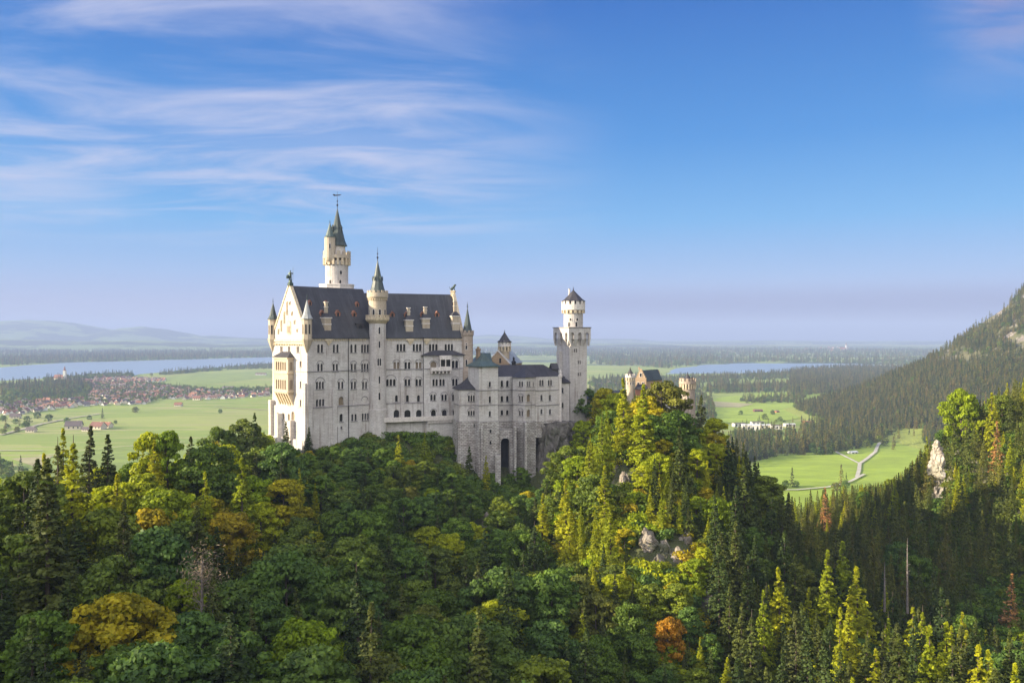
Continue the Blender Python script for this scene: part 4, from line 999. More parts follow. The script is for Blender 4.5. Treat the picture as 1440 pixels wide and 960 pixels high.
# ================================================================ PALACE (the tall gabled main building)
S2 = math.sqrt(.5); PA = (-72.0, 300.0); dA = (S2, S2); LA = 27.7; WD = 24.0
PB = (PA[0]+dA[0]*LA, PA[1]+dA[1]*LA); dB = (0.927, 0.375); l_ = math.hypot(*dB); dB = (dB[0]/l_, dB[1]/l_); LB = 36.2
pal = thing('palace_building', 'tall white stone palace with steep dark roof and sunlit left gable', 'castle building', (-60, 318, -45))
ZE = -0.6; ZS = -25.8
fA = fp(PA, dA, LA, WD); fB = fp(PB, dB, LB, WD)
FA = Face(fA[0], fA[1]); FAl = Face(fA[0], fA[1], .5); FB = Face(fB[0], fB[1]); G = Face(fA[3], fA[0]); Gl = Face(fA[3], fA[0], .7)
wl = MB(); hA = []; hAl = []; hB = []; hBl = []; hG = []; hGl = []
def add(fc, lst, u, v0, v1, n=1, w=.8, gap=.38, **k): lst.extend(pxwin(pal, fc, u, v0, v1, n, w, gap, **k))
for u, n, gp in ((450.4, 2, .55), (472.3, 2, .55), (497.2, 2, .9), (513.5, 3, .34)): add(FA, hA, u, 484.2, 495.6, n, .85, gp)
for u, n, gp in ((450.2, 2, .5), (471.8, 2, .5), (497.2, 2, .6), (513.3, 3, .32)): add(FA, hA, u, 511.2, 522, n, .8, gp, label_arch=True)
for u, n, gp in ((450.2, 3, .34), (479.2, 2, .6), (497.2, 2, .55), (513.0, 2, .5)): add(FA, hA, u, 536.5, 546.8, n, .8, gp, label_arch=True)
for u, n, gp in ((450.4, 3, .4), (497.2, 2, .8), (512.6, 2, .6)): add(FA, hA, u, 561.2, 571, n, .8, gp, label_arch=(u > 510))
add(FA, hA, 479.8, 557.5, 569.5, 1, 1.9, glass='glass2', label_arch=False)
add(FAl, hAl, 480, 581.7, 592.5, 1, 1.3); add(FAl, hAl, 498, 582, 591.5, 2, .85, .5); add(FAl, hAl, 514, 581, 590.5, 3, .75, .34, arched=False)
add(FAl, hAl, 480.3, 599.5, 602.5, 1, .7, arched=False)
for u in (564, 586.5, 609.3, 631.3): add(FB, hB, u, 483.7, 493.7, 3, .8, .38)
for u in (557.6, 573, 588.6): add(FB, hB, u, 509, 519, 2, .85, .42, label_arch=True, glass='glass2' if u != 573 else 'glass')
for u, n in ((549.7, 3), (573, 2), (588.4, 2)): add(FB, hB, u, 533, 542.3, n, .85, .4, label_arch=True)
for u in (557.5, 573, 588.5): add(FB, hB, u, 555.5, 564.5, 1, .95)
FBl = Face(fB[0], fB[1], .5)
for u, w, v1 in ((557.6, 1.9, 587), (573, 2.2, 589), (589, 1.9, 587)): add(FBl, hBl, u, 576, v1, 1, w)
# projecting bay of the right wing
sb0 = FB.px(594.8)[0]; sb1 = FB.px(650)[0]; FP = Face(FB.q(sb0), FB.q(sb1), 1.4); FPl = Face(FB.q(sb0), FB.q(sb1), 1.9); hP = []; hPl = []
add(FP, hP, 609.5, 508, 518.5, 1, 2.1, glass='glass2', label_arch=True); add(FP, hP, 639.8, 507, 518.5, 2, 1.0, .3, label_arch=True)
for u in (612, 621.7): add(FP, hP, u, 533, 542.3, 2, .8, .35)
add(FP, hP, 639.8, 532.5, 542, 2, .85, .35, label_arch=True)
for u in (609, 624.6, 639.8): add(FP, hP, u, 554.5, 563, 2, .8, .4, label_arch=True)
for u, n in ((609.6, 1), (625, 1), (640, 1)): add(FPl, hPl, u, 576, 585.8, n, 1.7, label_arch=True)
# west gable windows
for u in (395.7, 406.5, 418.7): add(G, hG, u, 487, 495.4, 2, .72, .16, arched=False, glass='glass2', trim='gold')
for v0, v1 in ((508, 515.5), (536, 545), (562, 571)): add(G, hG, 422.6, v0, v1, 1, 1.3 if v0 < 520 else .9, arched=False, glass='glass2', trim='gold')
for u, w, v0, v1 in ((390, 1.6, 580, 590), (397.5, 1.7, 580.5, 590), (405.5, 1.4, 582, 591), (411.3, 1.9, 578.5, 597)): add(Gl, hGl, u, v0, v1, 1, w, arched=(u > 410), glass='glass2', trim='gold')
# wall shells
def shell(fpts, faces, z0, z1, off=0.0):
    for i in range(4):
        fc = Face(fpts[i], fpts[(i+1) % 4]) if i not in faces else faces[i][0]
        wall(wl, fc, z0, z1, faces[i][1] if i in faces else [])
shell(fA, {0: (FA, hA), 3: (G, hG)}, ZS, ZE); shell(fB, {0: (FB, hB)}, ZS, ZE)
def grow(pts, e):
    c_ = (sum(p[0] for p in pts)/4, sum(p[1] for p in pts)/4); out_ = []
    for i in range(4):
        a, b, p = pts[i-1], pts[(i+1) % 4], pts[i]
        d1 = Vector((p[0]-a[0], p[1]-a[1])).normalized(); d2 = Vector((p[0]-b[0], p[1]-b[1])).normalized(); out_.append((p[0]+(d1.x+d2.x)*e, p[1]+(d1.y+d2.y)*e))
    return out_
for pts_, e, hs in ((fA, .5, {0: hAl, 3: hGl}), (fB, .5, {0: hBl})):
    g_ = grow(pts_, e)
    for i in range(4):
        fc = Face(g_[i], g_[(i+1) % 4]); base = Face(pts_[i], pts_[(i+1) % 4], e)
        hh = []
        for h in hs.get(i, []):
            src = Gl if (i == 3) else (FAl if pts_ is fA else FBl)
            p = src.q(h[0]); sx = (p[0]-fc.P[0])*fc.d[0]+(p[1]-fc.P[1])*fc.d[1]; hh.append((sx, h[1], h[2], h[3], h[4]))
        wall(wl, fc, -62, ZS, hh)
    wl.poly([(*p, ZS) for p in g_], 0)
wall(wl, FP, ZS, (VH-499.5)/F*328, hP); wall(wl, FPl, -40, ZS, hPl)
for fc, dep, za, zb in ((FP, 1.4, ZS, (VH-499.5)/F*328), (FPl, 1.9, -40, ZS)):
    wl.quad(fc.q(0, -dep, za), fc.q(0, 0, za), fc.q(0, 0, zb), fc.q(0, -dep, zb)); wl.quad(fc.q(fc.L, 0, za), fc.q(fc.L, -dep, za), fc.q(fc.L, -dep, zb), fc.q(fc.L, 0, zb))
wl.quad(FPl.q(0, 0, ZS), FPl.q(FPl.L, 0, ZS), FPl.q(FPl.L, -.5, ZS), FPl.q(0, -.5, ZS))
# pilasters
for fc, u0, u1, v0 in ((FA, 466.2, 471.6, 546.5), (FB, 563, 567.6, 538.5)):
    a, b = fc.px(u0)[0], fc.px(u1)[0]; fc.box(wl, a, b, -.2, 1.1, -50 if fc is FA else -32, fc.px(u0, v0)[1])
FA.box(wl, -0.35, 1.6, -.3, 1.0, -62, -17); G.box(wl, G.L-1.9, G.L+0.4, -.3, 1.1, -62, -17)          # corner buttress
G.box(wl, -.2, 1.5, -.3, 1.6, -62, -24); G.box(wl, 6.6, 8.2, -.3, 2.6, -62, -28.5); G.box(wl, 14.8, 16.4, -.3, 2.2, -62, -30.5)
FA.box(wl, 12, 13.2, -.3, .9, -62, -33)
# stepped battered foot of the west front
for k_, (e, zt) in enumerate(((1.5, -37), (2.4, -43))):
    G.box(wl, -1.0-e*.3, G.L+e*.3, -1, e, -62, zt)
wl.build('wall', M['lime'], pal)
# string courses, cornice, drainpipes
tr = MB()
for z in (-12.95, ZS): band(tr, FA, z, .32, .2 if z > -20 else .68, m=0); band(tr, FB, z, .32, .2 if z > -20 else .66, 0, sb0)
band(tr, G, -12.95, .3, .2, m=1); band(tr, FP, -12.9, .3, .2, m=0); band(tr, G, -2.0, .9, .5, m=2)
tr.build('string_course', [M['line'], M['gold'], M['gold']], pal)
cn = MB(); lombard(cn, FA, -1.5, 0.8, FA.L-2.8); lombard(cn, FB, -1.5, 3.0, FB.L-.5); lombard(cn, G, -3.2, 0, G.L, 1.1)
cn.build('cornice', M['gold'], pal)
for fc, u, zb in ((FA, 488.6, -46), (FB, 594.9, -34)):
    q = MB(); s = fc.px(u)[0]; tube(q, fc.q(s, .85 if fc is FA else .9, zb), fc.q(s, .75, ZE-.4), .13, .13, 6); q.build('drainpipe', M['iron'], pal)
# roofs
ZRA, ZRB = 17.8, 16.3
rf = MB(); gable_roof(rf, FA.q(.85), dA, LA+4.2-.85, WD, ZE, ZRA, .55); roofA = rf.build('roof', M['slate'], pal)
rf = MB(); gable_roof(rf, PB, dB, LB-.8, WD, ZE, ZRB, .55, e0=5); roofB = rf.build('roof', M['slate'], pal)
gw = MB(); gable_wall(gw, G, 0, WD, ZE-.05, ZRA+.7, .8, 0, .5, 1)
gw.build('gable', [M['lime'], M['gold']], pal)
GE = Face(fB[1], fB[2]); gw = MB(); gable_wall(gw, GE, 0, WD, ZE-.05, ZRB+.9, .8, 0, .6, 1); gw.build('gable', [M['lime'], M['gold']], pal)
# reliefs and window of the west gable
q = MB(); s, zt = G.px(406.8, 452); G.box(q, s-1.3, s+1.3, .06, .25, zt-4.6, zt-.9, 0); A = arch_pts(s, 1.3, zt-.9, 8); q.poly([G.q(x, .25, z) for x, z in A[::-1]])
o_ = q.build('window', M['gold'], pal); g_ = MB(); G.box(g_, s-.95, s-.1, .2, .28, zt-4.2, zt-1.6); G.box(g_, s+.1, s+.95, .2, .28, zt-4.2, zt-1.6); g_.build('pane', M['glass2'], o_)
for u, v0, v1 in ((404, 425, 443), (400.3, 439, 455), (396, 451, 466), (392, 463, 470), (407.8, 425, 429), (411, 439, 444), (414.6, 451, 456), (418.5, 463, 467)):
    q = MB(); s, zt = G.px(u, v0); zb = G.px(u, v1)[1]; G.box(q, s-.42, s-.3, .05, .3, zb, zt); G.box(q, s+.3, s+.42, .05, .3, zb, zt); G.box(q, s-.5, s+.5, .05, .36, zt, zt+.35); q.build('blind_niche', M['gold'], pal)
# loggia bay on the west front
bay = thing('loggia', None, None, (0, 0, 0)); bay.parent = pal; bay.location = (0, 0, 0)
b0 = G.q(5.0, 2.3); b1 = G.q(15.0, 2.3); bf = Face(b0, b1); bs = Face(b1, G.q(15.0, -.2)); bl = Face(G.q(5.0, -.2), b0); q = MB(); hb = []; hs = []
pw = pal
for v0, v1 in ((508.5, 520.5), (533.5, 547)):
    zt, zb = bf.px(395, v0)[1], bf.px(395, v1)[1]
    tot = 5*.95+4*.55
    for i in range(5): hb.append((5.0-tot/2+.475+i*1.5, zb, .95, zt-zb, True))
    hs.append((1.25, zb, 1.2, zt-zb, True)); 
ztop = bf.px(395, 503)[1]; zbot = bf.px(395, 553)[1]
wall(q, bf, zbot, ztop, hb, depth=.8); wall(q, bs, zbot, ztop, hs, depth=.8); wall(q, bl, zbot, ztop, hs, depth=.8); q.poly([(*b0, zbot), (*G.q(5, -.2), zbot), (*G.q(15, -.2), zbot), (*b1, zbot)])
lo_ = q.build('loggia_wall', M['warm'], pal); bpy.data.objects.remove(bay)
q = MB()
for v in (503.5, 524, 550): z = bf.px(395, v)[1]; band(q, bf, z, .5, .3); band(q, bs, z, .5, .3); band(q, bl, z, .5, .3)
for i in range(6):     # sloping corbels that carry the bay
    a = .3+i*1.75
    A = [bf.q(a, -.1, zbot-.02), bf.q(a+.7, -.1, zbot-.02), bf.q(a+.7, -2.35, zbot-4.6), bf.q(a, -2.35, zbot-4.6)]; Bk = [bf.q(a, -2.35, zbot-.02), bf.q(a+.7, -2.35, zbot-.02)]
    q.quad(A[3], A[2], A[1], A[0]); q.poly([A[1], A[2], Bk[1]]); q.poly([A[0], Bk[0], A[3]]); q.quad(A[0], A[1], Bk[1], Bk[0])
q.build('corbel', M['gold'], lo_)
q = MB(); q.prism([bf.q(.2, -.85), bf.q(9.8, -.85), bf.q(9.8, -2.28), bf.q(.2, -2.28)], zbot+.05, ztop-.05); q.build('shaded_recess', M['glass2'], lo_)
rf = MB(); c4 = [bf.q(-.6, .5, ztop+.2), bf.q(10.6, .5, ztop+.2), bf.q(10.6, -2.3, ztop+.2), bf.q(-.6, -2.3, ztop+.2)]; tp = [bf.q(2.2, -2.28, ztop+2.2), bf.q(7.8, -2.28, ztop+2.2)]
rf.poly([c4[0], c4[1], tp[1], tp[0]]); rf.poly([c4[1], c4[2], tp[1]]); rf.poly([c4[3], c4[0], tp[0]]); rf.poly(c4[::-1]); rf.poly([c4[2], c4[3], tp[0], tp[1]]); rf.build('loggia_roof', M['slate2'], lo_)
# octagonal corner turrets of the west gable
for s_, u0, vt, vb, vtip, mat, rr_ in ((WD-.3, 0, 448, 476, 421, 'paleroof', 1.75), (0.2, 0, 449, 476, 425, 'darkcopper', 1.7)):
    c_ = G.q(s_, -.1); y = c_[1]; zt, zb, zp = (VH-vt)/F*y, (VH-vb)/F*y, (VH-vtip)/F*y
    q = MB(); q.lathe(c_, [(.3, zb-5), (rr_*.8, zb-2.2), (rr_+.25, zb-.4), (rr_+.25, zb+.1), (rr_, zb+.1), (rr_, zt-.3), (rr_+.2, zt-.3), (rr_+.2, zt)], 8, 0, math.pi/8); o_ = q.build('corner_turret', M['warm'], pal)
    for ang in (-math.pi*.5, -math.pi*.75, -math.pi): ring_window(o_, c_, rr_*.93, ang, zb+1.4, .6, 3.0) if False else None
    g_ = MB()
    for ang in (-math.pi*.25, -math.pi*.5, -math.pi*.75, -math.pi):
        a = (c_[0]+rr_*.94*math.cos(ang), c_[1]+rr_*.94*math.sin(ang)); t_ = (-math.sin(ang), math.cos(ang)); f_ = Face((a[0]-t_[0], a[1]-t_[1]), (a[0]+t_[0], a[1]+t_[1])); f_.box(g_, .72, 1.28, -.1, .03, zb+1.6, zb+5.0)
    g_.build('pane', M['dark'], o_)
    q = MB(); h = zp-zt; q.lathe(c_, [(rr_*1.22, zt-.1), (rr_*1.2, zt+.05), (rr_*.8, zt+h*.2), (.05, zp)], 8, 0, math.pi/8); q.build('turret_roof', M[mat], o_)
    q = MB(); finial(q, c_[0], c_[1], zp-.2, 1.9, .3); q.build('finial', M['bronze'], o_)
# bronze herald on the west gable, lion on the east gable
c_ = G.q(12, -.4); z = ZRA+.6; q = MB(); q.lathe(c_, [(1.1, z-.6), (1.1, z+.4), (.7, z+.6), (.6, z+1.3), (.8, z+1.5)], 8, 0); ped = q.build('statue_pedestal', M['bronze'], pal)
z += 1.5; q = MB(); x, y = c_
tube(q, (x-.28, y, z), (x-.22, y, z+1.5), .2, .27); tube(q, (x+.3, y, z), (x+.2, y, z+1.5), .2, .27); tube(q, (x, y, z+1.35), (x, y, z+2.7), .42, .5); tube(q, (x, y, z+2.65), (x, y, z+2.95), .2, .17)
q.lathe((x, y), [(.05, z+2.9), (.24, z+3.05), (.25, z+3.25), (.1, z+3.5)], 8); tube(q, (x+.45, y, z+2.6), (x+.95, y-.1, z+2.1), .16, .13); tube(q, (x+.95, y-.1, z+2.1), (x+1.0, y-.2, z+2.8), .13, .1)
tube(q, (x-.45, y, z+2.6), (x-.8, y, z+1.8), .16, .13); q.lathe((x-.95, y-.1), [(.5, z+.5), (.55, z+1.2), (.35, z+1.8), (.05, z+1.9)], 6)
q.build('statue', M['bronze'], ped)
q = MB(); tube(q, (x+1.0, y-.2, z), (x+1.0, y-.2, z+4.6), .06, .05); q.build('lance', M['bronze'], ped)
c_ = GE.q(12, -.5); z = ZRB+.7; q = MB(); q.lathe(c_, [(1.1, z-2.6), (1.1, z+.3), (1.35, z+.4), (1.35, z+.9)], 4, 0, .6); ped = q.build('statue_pedestal', M['gold'], pal)
z += .9; x, y = c_; q = MB(); tube(q, (x-.7, y, z+.5), (x+.4, y, z+1.5), .55, .5); tube(q, (x+.4, y, z+1.4), (x+.75, y, z+2.3), .5, .4); tube(q, (x+.6, y-.05, z+2.2), (x+1.3, y-.05, z+2.2), .42, .25)
for dx, dy in ((.7, -.3), (.7, .3)): tube(q, (x+dx, y+dy, z), (x+.4, y+dy, z+1.4), .16, .2)
for dy in (-.35, .35): tube(q, (x-.5, y+dy, z), (x-.7, y+dy, z+.7), .25, .3); tube(q, (x-.6, y+dy, z+.12), (x+.1, y+dy, z+.12), .15, .13)
tube(q, (x-1.0, y, z+.4), (x-1.5, y, z+1.6), .1, .08); q.build('lion_statue', M['bronze'], ped)
# dormers
def dormer(P, d, zr, u, v, w=1.5, h=2.2, mat='red', parent=None, box=False):
    s, b, z = roof_hit(P, d, WD, ZE, zr, u, v); fc = Face(P, (P[0]+d[0], P[1]+d[1])); q = MB(); g_ = MB(); b -= .7
    z0 = z-h*.55; f_ = lambda a, dep, zz: fc.q(s+a, -(b+dep), zz)
    pts_ = [(-w/2, z0), (w/2, z0), (w/2, z0+h*.65), (0, z0+h), (-w/2, z0+h*.65)] if not box else [(-w/2, z0), (w/2, z0), (w/2, z0+h), (-w/2, z0+h)]
    fr = [f_(a, 0, zz) for a, zz in pts_]; bk = [f_(a, 3.2, zz) for a, zz in pts_]; q.poly(fr, 0); k = len(pts_)
    for i in range(k): q.quad(fr[(i+1) % k], fr[i], bk[i], bk[(i+1) % k], 1 if i >= 2 and not box else 0)
    if not box:
        q.quad(f_(-w/2-.2, -.25, z0+h*.58), f_(0, -.25, z0+h+.1), f_(0, 3.3, z0+h+.1), f_(-w/2-.2, 3.3, z0+h*.58), 1); q.quad(f_(0, -.25, z0+h+.1), f_(w/2+.2, -.25, z0+h*.58), f_(w/2+.2, 3.3, z0+h*.58), f_(0, 3.3, z0+h+.1), 1)
    o_ = q.build('dormer', [M[mat], M['red' if not box else 'slate2']], parent); g_.poly([f_(-w*.24, -.03, z0+.3), f_(w*.24, -.03, z0+.3), f_(w*.24, -.03, z0+h*.6), f_(0, -.03, z0+h*.75), f_(-w*.24, -.03, z0+h*.6)]); g_.build('pane', M['dark'], o_)
for u, v in ((451.8, 441.2), (474, 441.2), (496.8, 441.8)): dormer(PA, dA, ZRA, u, v, 1.9, 3.0, 'red', roofA)
for u, v in ((434.6, 425.8), (457.3, 426.2), (501, 427.8)): dormer(PA, dA, ZRA, u, v, 1.4, 2.1, 'red', roofA)
dormer(PA, dA, ZRA, 505.5, 459, 3.6, 2.6, 'slate2', roofA, True)
for u, v in ((551.2, 442.4), (570.8, 442.6), (593.6, 442.6), (614, 442.4)): dormer(PB, dB, ZRB, u, v, 1.8, 2.9, 'red', roofB)
def chimney(P, d, zr, u, v, w=2.7, hb=3.9, hs=3.6, par=None):
    s, b, z = roof_hit(P, d, WD, ZE, zr, u, v); fc = Face(P, (P[0]+d[0], P[1]+d[1])); q = MB(); zb = z
    fc.box(q, s-w/2, s+w/2, -b-2.2, -b+.35, zb-.6, zb+hb, 0); fc.box(q, s-w/2-.3, s+w/2+.3, -b-2.4, -b+.6, zb+hb, zb+hb+.4, 1); fc.box(q, s-w/2-.12, s+w/2+.12, -b-2.2, -b+.45, zb+hb*.45, zb+hb*.55, 1)
    A = [fc.q(s-w/2-.3, -b+.6), fc.q(s+w/2+.3, -b+.6), fc.q(s+w/2+.3, -b-2.4), fc.q(s-w/2-.3, -b-2.4)]; B = [fc.q(s-.6, -b-.5), fc.q(s+.6, -b-.5), fc.q(s+.6, -b-1.4), fc.q(s-.6, -b-1.4)]
    q.taper(A, B, zb+hb+.4, zb+hb+2.0, 2); fc.box(q, s-.55, s+.55, -b-1.35, -b-.55, zb+hb+1.9, zb+hb+1.9+hs, 0)
    fc.box(q, s-.75, s+.75, -b-1.5, -b-.4, zb+hb+1.9+hs*.55, zb+hb+2.1+hs*.55, 1); fc.box(q, s-.75, s+.75, -b-1.5, -b-.4, zb+hb+1.9+hs, zb+hb+2.2+hs, 1)
    q.build('chimney', [M['warm'], M['trim'], M['slate2']], par)
chimney(PA, dA, ZRA, 460.5, 464, 2.7, 4.2, 3.8, roofA); chimney(PB, dB, ZRB, 575.5, 465.5, 2.9, 4.0, 2.8, roofB); chimney(PB, dB, ZRB, 599, 461, 2.9, 3.4, 2.6, roofB); chimney(PB, dB, ZRB, 641, 464, 2.9, 5.2, 4.0, roofB)
for fc, u in ((FA, 462), (FB, 577), (FB, 600)):       # consoles below the chimneys
    s = fc.px(u)[0]; q = MB(); 
    for k, w in enumerate((1.5, 1.1, .7, .3)): fc.box(q, s-w, s+w, .01, .6-.12*k, -1.5-.55*(k+1), -1.5-.55*k+.0, 0)
    q.build('console', M['gold'], pal)
# lean-to roof and oriel over the projecting bay
zt_ = (VH-499.5)/F*328; q = MB(); a0, a1 = -1.0, FP.L+1.0
A = [FP.q(a0, .8, zt_), FP.q(a1, .8, zt_), FP.q(a1, -1.38, zt_), FP.q(a0, -1.38, zt_)]; T = [FP.q(4, -1.38, zt_+1.9), FP.q(FP.L-4, -1.38, zt_+1.9)]
q.poly([A[0], A[1], T[1], T[0]]); q.poly([A[1], A[2], T[1]]); q.poly([A[3], A[0], T[0]]); q.poly(A[::-1]); q.poly([A[2], A[3], T[0], T[1]]); q.build('bay_roof', M['slate2'], pal)
s0 = FP.px(617.5)[0]; s1 = FP.px(632.5)[0]; sB = FP.px(604.5)[0]; zf = FP.px(620, 520)[1]; q = MB()
FP.box(q, sB, s1+.2, .02, 2.0, zf-.3, zf, 0); FP.box(q, sB, s1+.2, 1.8, 2.0, zf, zf+1.1, 0); FP.box(q, sB, sB+.2, .02, 1.8, zf, zf+1.1, 0)
for i in range(6): a = sB+.3+i*(s1-sB-.6)/5; FP.box(q, a-.15, a+.25, .02, 1.7, zf-1.3, zf-.3, 0)
q.build('balcony', M['trim'], pal)
q = MB(); 
for a in (s0, (s0+s1)/2, s1): FP.box(q, a-.18, a+.18, 1.3, 1.66, zf+1.1, zt_-.5)
FP.box(q, s0-.2, s1+.2, .02, 1.7, zt_-1.6, zt_-.05); FP.box(q, s0-.18, s1+.18, .02, 1.7, zf+.02, zf+1.3); q.build('oriel', M['trim'], pal)
q = MB(); FP.box(q, s0+.1, s1-.1, .03, .9, zf+1.31, zt_-1.62); q.build('pane', M['glass'], pal)
# terrace with corbels, and the retaining wall under it
tz = FB.px(600, 588.5)[1]; q = MB(); FB.box(q, 1.5, FB.L+1.5, .6, 3.4, tz-.5, tz, 0); FB.box(q, 1.5, FB.L+1.5, 3.1, 3.4, tz, tz+1.2, 0); k = 28
for i in range(k): a = sb0+1+i*(FB.L-sb0)/k; FB.box(q, a, a+.35, .6, 3.2, tz-1.5, tz-.5, 0)
for i in range(34): a = 1.5+i*1.08; FB.box(q, a, a+.25, 3.35, 3.5, tz+.02, tz+1.3, 0)
q.build('terrace', M['trim'], pal)
q = MB(); FB.box(q, sb0+1, FB.L+1, -1, 2.4, -62, tz-.51); FB.box(q, 1.5, sb0+1, -1, 1.2, -55, tz-.51); q.build('retaining_wall', M['lime'], pal)
# round stair tower at the bend of the front
cs = (-50.4, 319.9); rs = 3.15; yz = lambda v, y=317.5: (VH-v)/F*y
q = MB(); q.lathe(cs, [(rs+.5, -55), (rs+.35, yz(576)), (rs, yz(575)), (rs, yz(453))], 32, 0); st = q.build('stair_tower', M['lime'], pal, False)
q = MB(); q.lathe(cs, [(rs, yz(455)), (rs+1.2, yz(450)), (rs+1.3, yz(447.5)), (rs+1.3, yz(446.8))], 32, 0); q.ringboxes(cs, rs+1.05, .2, 32, .6, yz(446.8), yz(443.6), 0); q.lathe(cs, [(rs+1.0, yz(443.6)), (rs+1.35, yz(443.6)), (rs+1.35, yz(442.8)), (rs+1.0, yz(442.8))], 32, 0, cap=False); q.build('balcony', M['gold'], st)
q = MB(); q.lathe(cs, [(rs+.15, yz(448)), (rs+.15, yz(419)), (rs+.3, yz(418)), (rs+.3, yz(413))], 32, 0); up = q.build('upper_drum', M['warm'], st)
q = MB(); q.ringboxes(cs, rs+.05, .45, 26, .5, yz(422), yz(419.5), 1); q.lathe(cs, [(rs+.5, yz(419.5)), (rs+.8, yz(417.5)), (rs+.8, yz(411)), (rs+.3, yz(411))], 32, 0); q.ringboxes(cs, rs+.35, .45, 14, .55, yz(411), yz(408.3), 0); q.build('battlement', [M['warm'], M['gold']], st)
o_ = cone(st, 'tower_roof', cs, rs*.93, yz(410), yz(365), M['darkcopper'], 10, 1.02, 5.0)
q = MB()
for k in range(4):
    a = cam_ang(cs)+(k-1.5)*1.2; zc2 = yz(392); rr_ = 1.75; q.lathe((cs[0]+rr_*math.cos(a), cs[1]+rr_*math.sin(a)), [(.35, zc2-.6), (.35, zc2+.5), (.05, zc2+1.3)], 5)
q.build('roof_dormer', M['darkcopper'], o_)
ca = cam_ang(cs)
for da in (-1.15, -.45, .25, .95): ring_window(up, cs, rs+.15, ca+da, yz(446), .8, yz(436.5)-yz(446))
for v, w, h in ((469.5, .7, 2.2), (489, .65, 2.2), (539, .65, 2.4), (562, .7, 2.4), (585.5, .75, 2.2)): ring_window(st, cs, rs, ca+.22, yz(v), w, h)
for da in (.08, .33): ring_window(st, cs, rs, ca+da, yz(514), .62, 2.4)
# octagonal turret on the south east corner
ce = FB.q(FB.L+.2, .2); ce = (-17.4, 333.2); re = 2.15; ye = 331; zz_ = lambda v: (VH-v)/F*ye
q = MB(); q.lathe(ce, [(re+.4, -45), (re+.4, zz_(521)), (re+.15, zz_(519)), (re, zz_(519)), (re, zz_(486)), (re+.25, zz_(485)), (re, zz_(484)), (re, zz_(473)), (re+.35, zz_(471)), (re+.35, zz_(467))], 8, 0, .2); et = q.build('corner_tower', M['pinkstone'], pal)
q = MB(); q.ringboxes(ce, re-.05, .45, 10, .55, zz_(467.02), zz_(464.5), 0); q.build('battlement', M['pinkstone'], et); cone(et, 'tower_roof', ce, re*.95, zz_(467), zz_(432), M['darkcopper'], 8, 1.0, 2.4, 'bronze', .2)
for v, h in ((491, 2.0), (514, 2.0)): ring_window(et, ce, re*.93, cam_ang(ce)-.2, zz_(v), .7, h)
# the slender north tower behind the roof
cn_ = (-70.2, 342.0); rn = 4.5; yn = 340; zn = lambda v: (VH-v)/F*yn
q = MB(); q.lathe(cn_, [(rn, -50), (rn, zn(366))], 28, 0); nt_ = q.build('north_tower', M['lime'], pal)
q = MB(); q.lathe(cn_, [(6.9, -50), (6.9, zn(401.5)), (7.1, zn(401.5)), (7.1, zn(399.5)), (5, zn(399.5))], 8, 0, .39); q.build('tower_platform', M['trim'], nt_)
crown(nt_, cn_, rn, zn(372.5), zn(353), [M['warm'], M['gold']], 18, 14, 28, 1.22)
q = MB(); q.lathe(cn_, [(3.3, zn(362)), (3.3, zn(343.5)), (3.6, zn(343))], 8, 0, .3); q.build('lantern_drum', M['trim'], nt_)
o_ = cone(nt_, 'tower_roof', (cn_[0]+.2, cn_[1]), 3.75, zn(345), zn(291.5), M['darkcopper'], 8, 1.06, 5.6, rot=.3)
q = MB(); zz0 = zn(323); 
for a, r_ in ((cam_ang(cn_)+.9, 2.1), (cam_ang(cn_)-.9, 2.1)): q.lathe((cn_[0]+r_*math.cos(a), cn_[1]+r_*math.sin(a)), [(.55, zz0-1), (.55, zz0+.8), (.7, zz0+.8), (.05, zz0+2.2)], 6)
q.build('roof_dormer', M['darkcopper'], o_)
q = MB(); xv, yv = cn_; zv = zn(273.5); tube(q, (xv+.2, yv, zn(292)), (xv+.2, yv, zn(268)), .09, .05); q.poly([(xv-1.7, yv+.05, zv+.3), (xv-1.2, yv+.05, zv-.3), (xv-.2, yv+.05, zv-.25), (xv+1.2, yv+.05, zv-.1), (xv+1.9, yv+.05, zv+.35), (xv+.6, yv+.05, zv+.25), (xv-.6, yv+.05, zv+.2), (xv-1.3, yv+.05, zv+.5)])
q.poly([(xv-1.7, yv-.05, zv+.3), (xv-1.3, yv-.05, zv+.5), (xv-.6, yv-.05, zv+.2), (xv+.6, yv-.05, zv+.25), (xv+1.9, yv-.05, zv+.35), (xv+1.2, yv-.05, zv-.1), (xv-.2, yv-.05, zv-.25), (xv-1.2, yv-.05, zv-.3)]); q.build('weather_vane', M['iron'], o_)
ct = (cn_[0]-2.0, cn_[1]-3.7); q = MB(); yt = ct[1]; zt2 = lambda v: (VH-v)/F*yt
q.lathe(ct, [(.3, zt2(374)), (1.9, zt2(366)), (2.15, zt2(362)), (2.15, zt2(334)), (2.3, zt2(333.5))], 16, 0); tt = q.build('stair_turret', M['warm'], nt_); cone(tt, 'turret_roof', ct, 2.1, zt2(334), zt2(313), M['copper'], 10, 1.08, 1.2, 'bronze')
ring_window(tt, ct, 2.15, cam_ang(ct), zt2(350), .6, 1.6)
for v, da in ((386, .35), (399, .3), (399, -.6)): ring_window(nt_, cn_, rn, cam_ang(cn_)+da, zn(v), .9, 1.0)

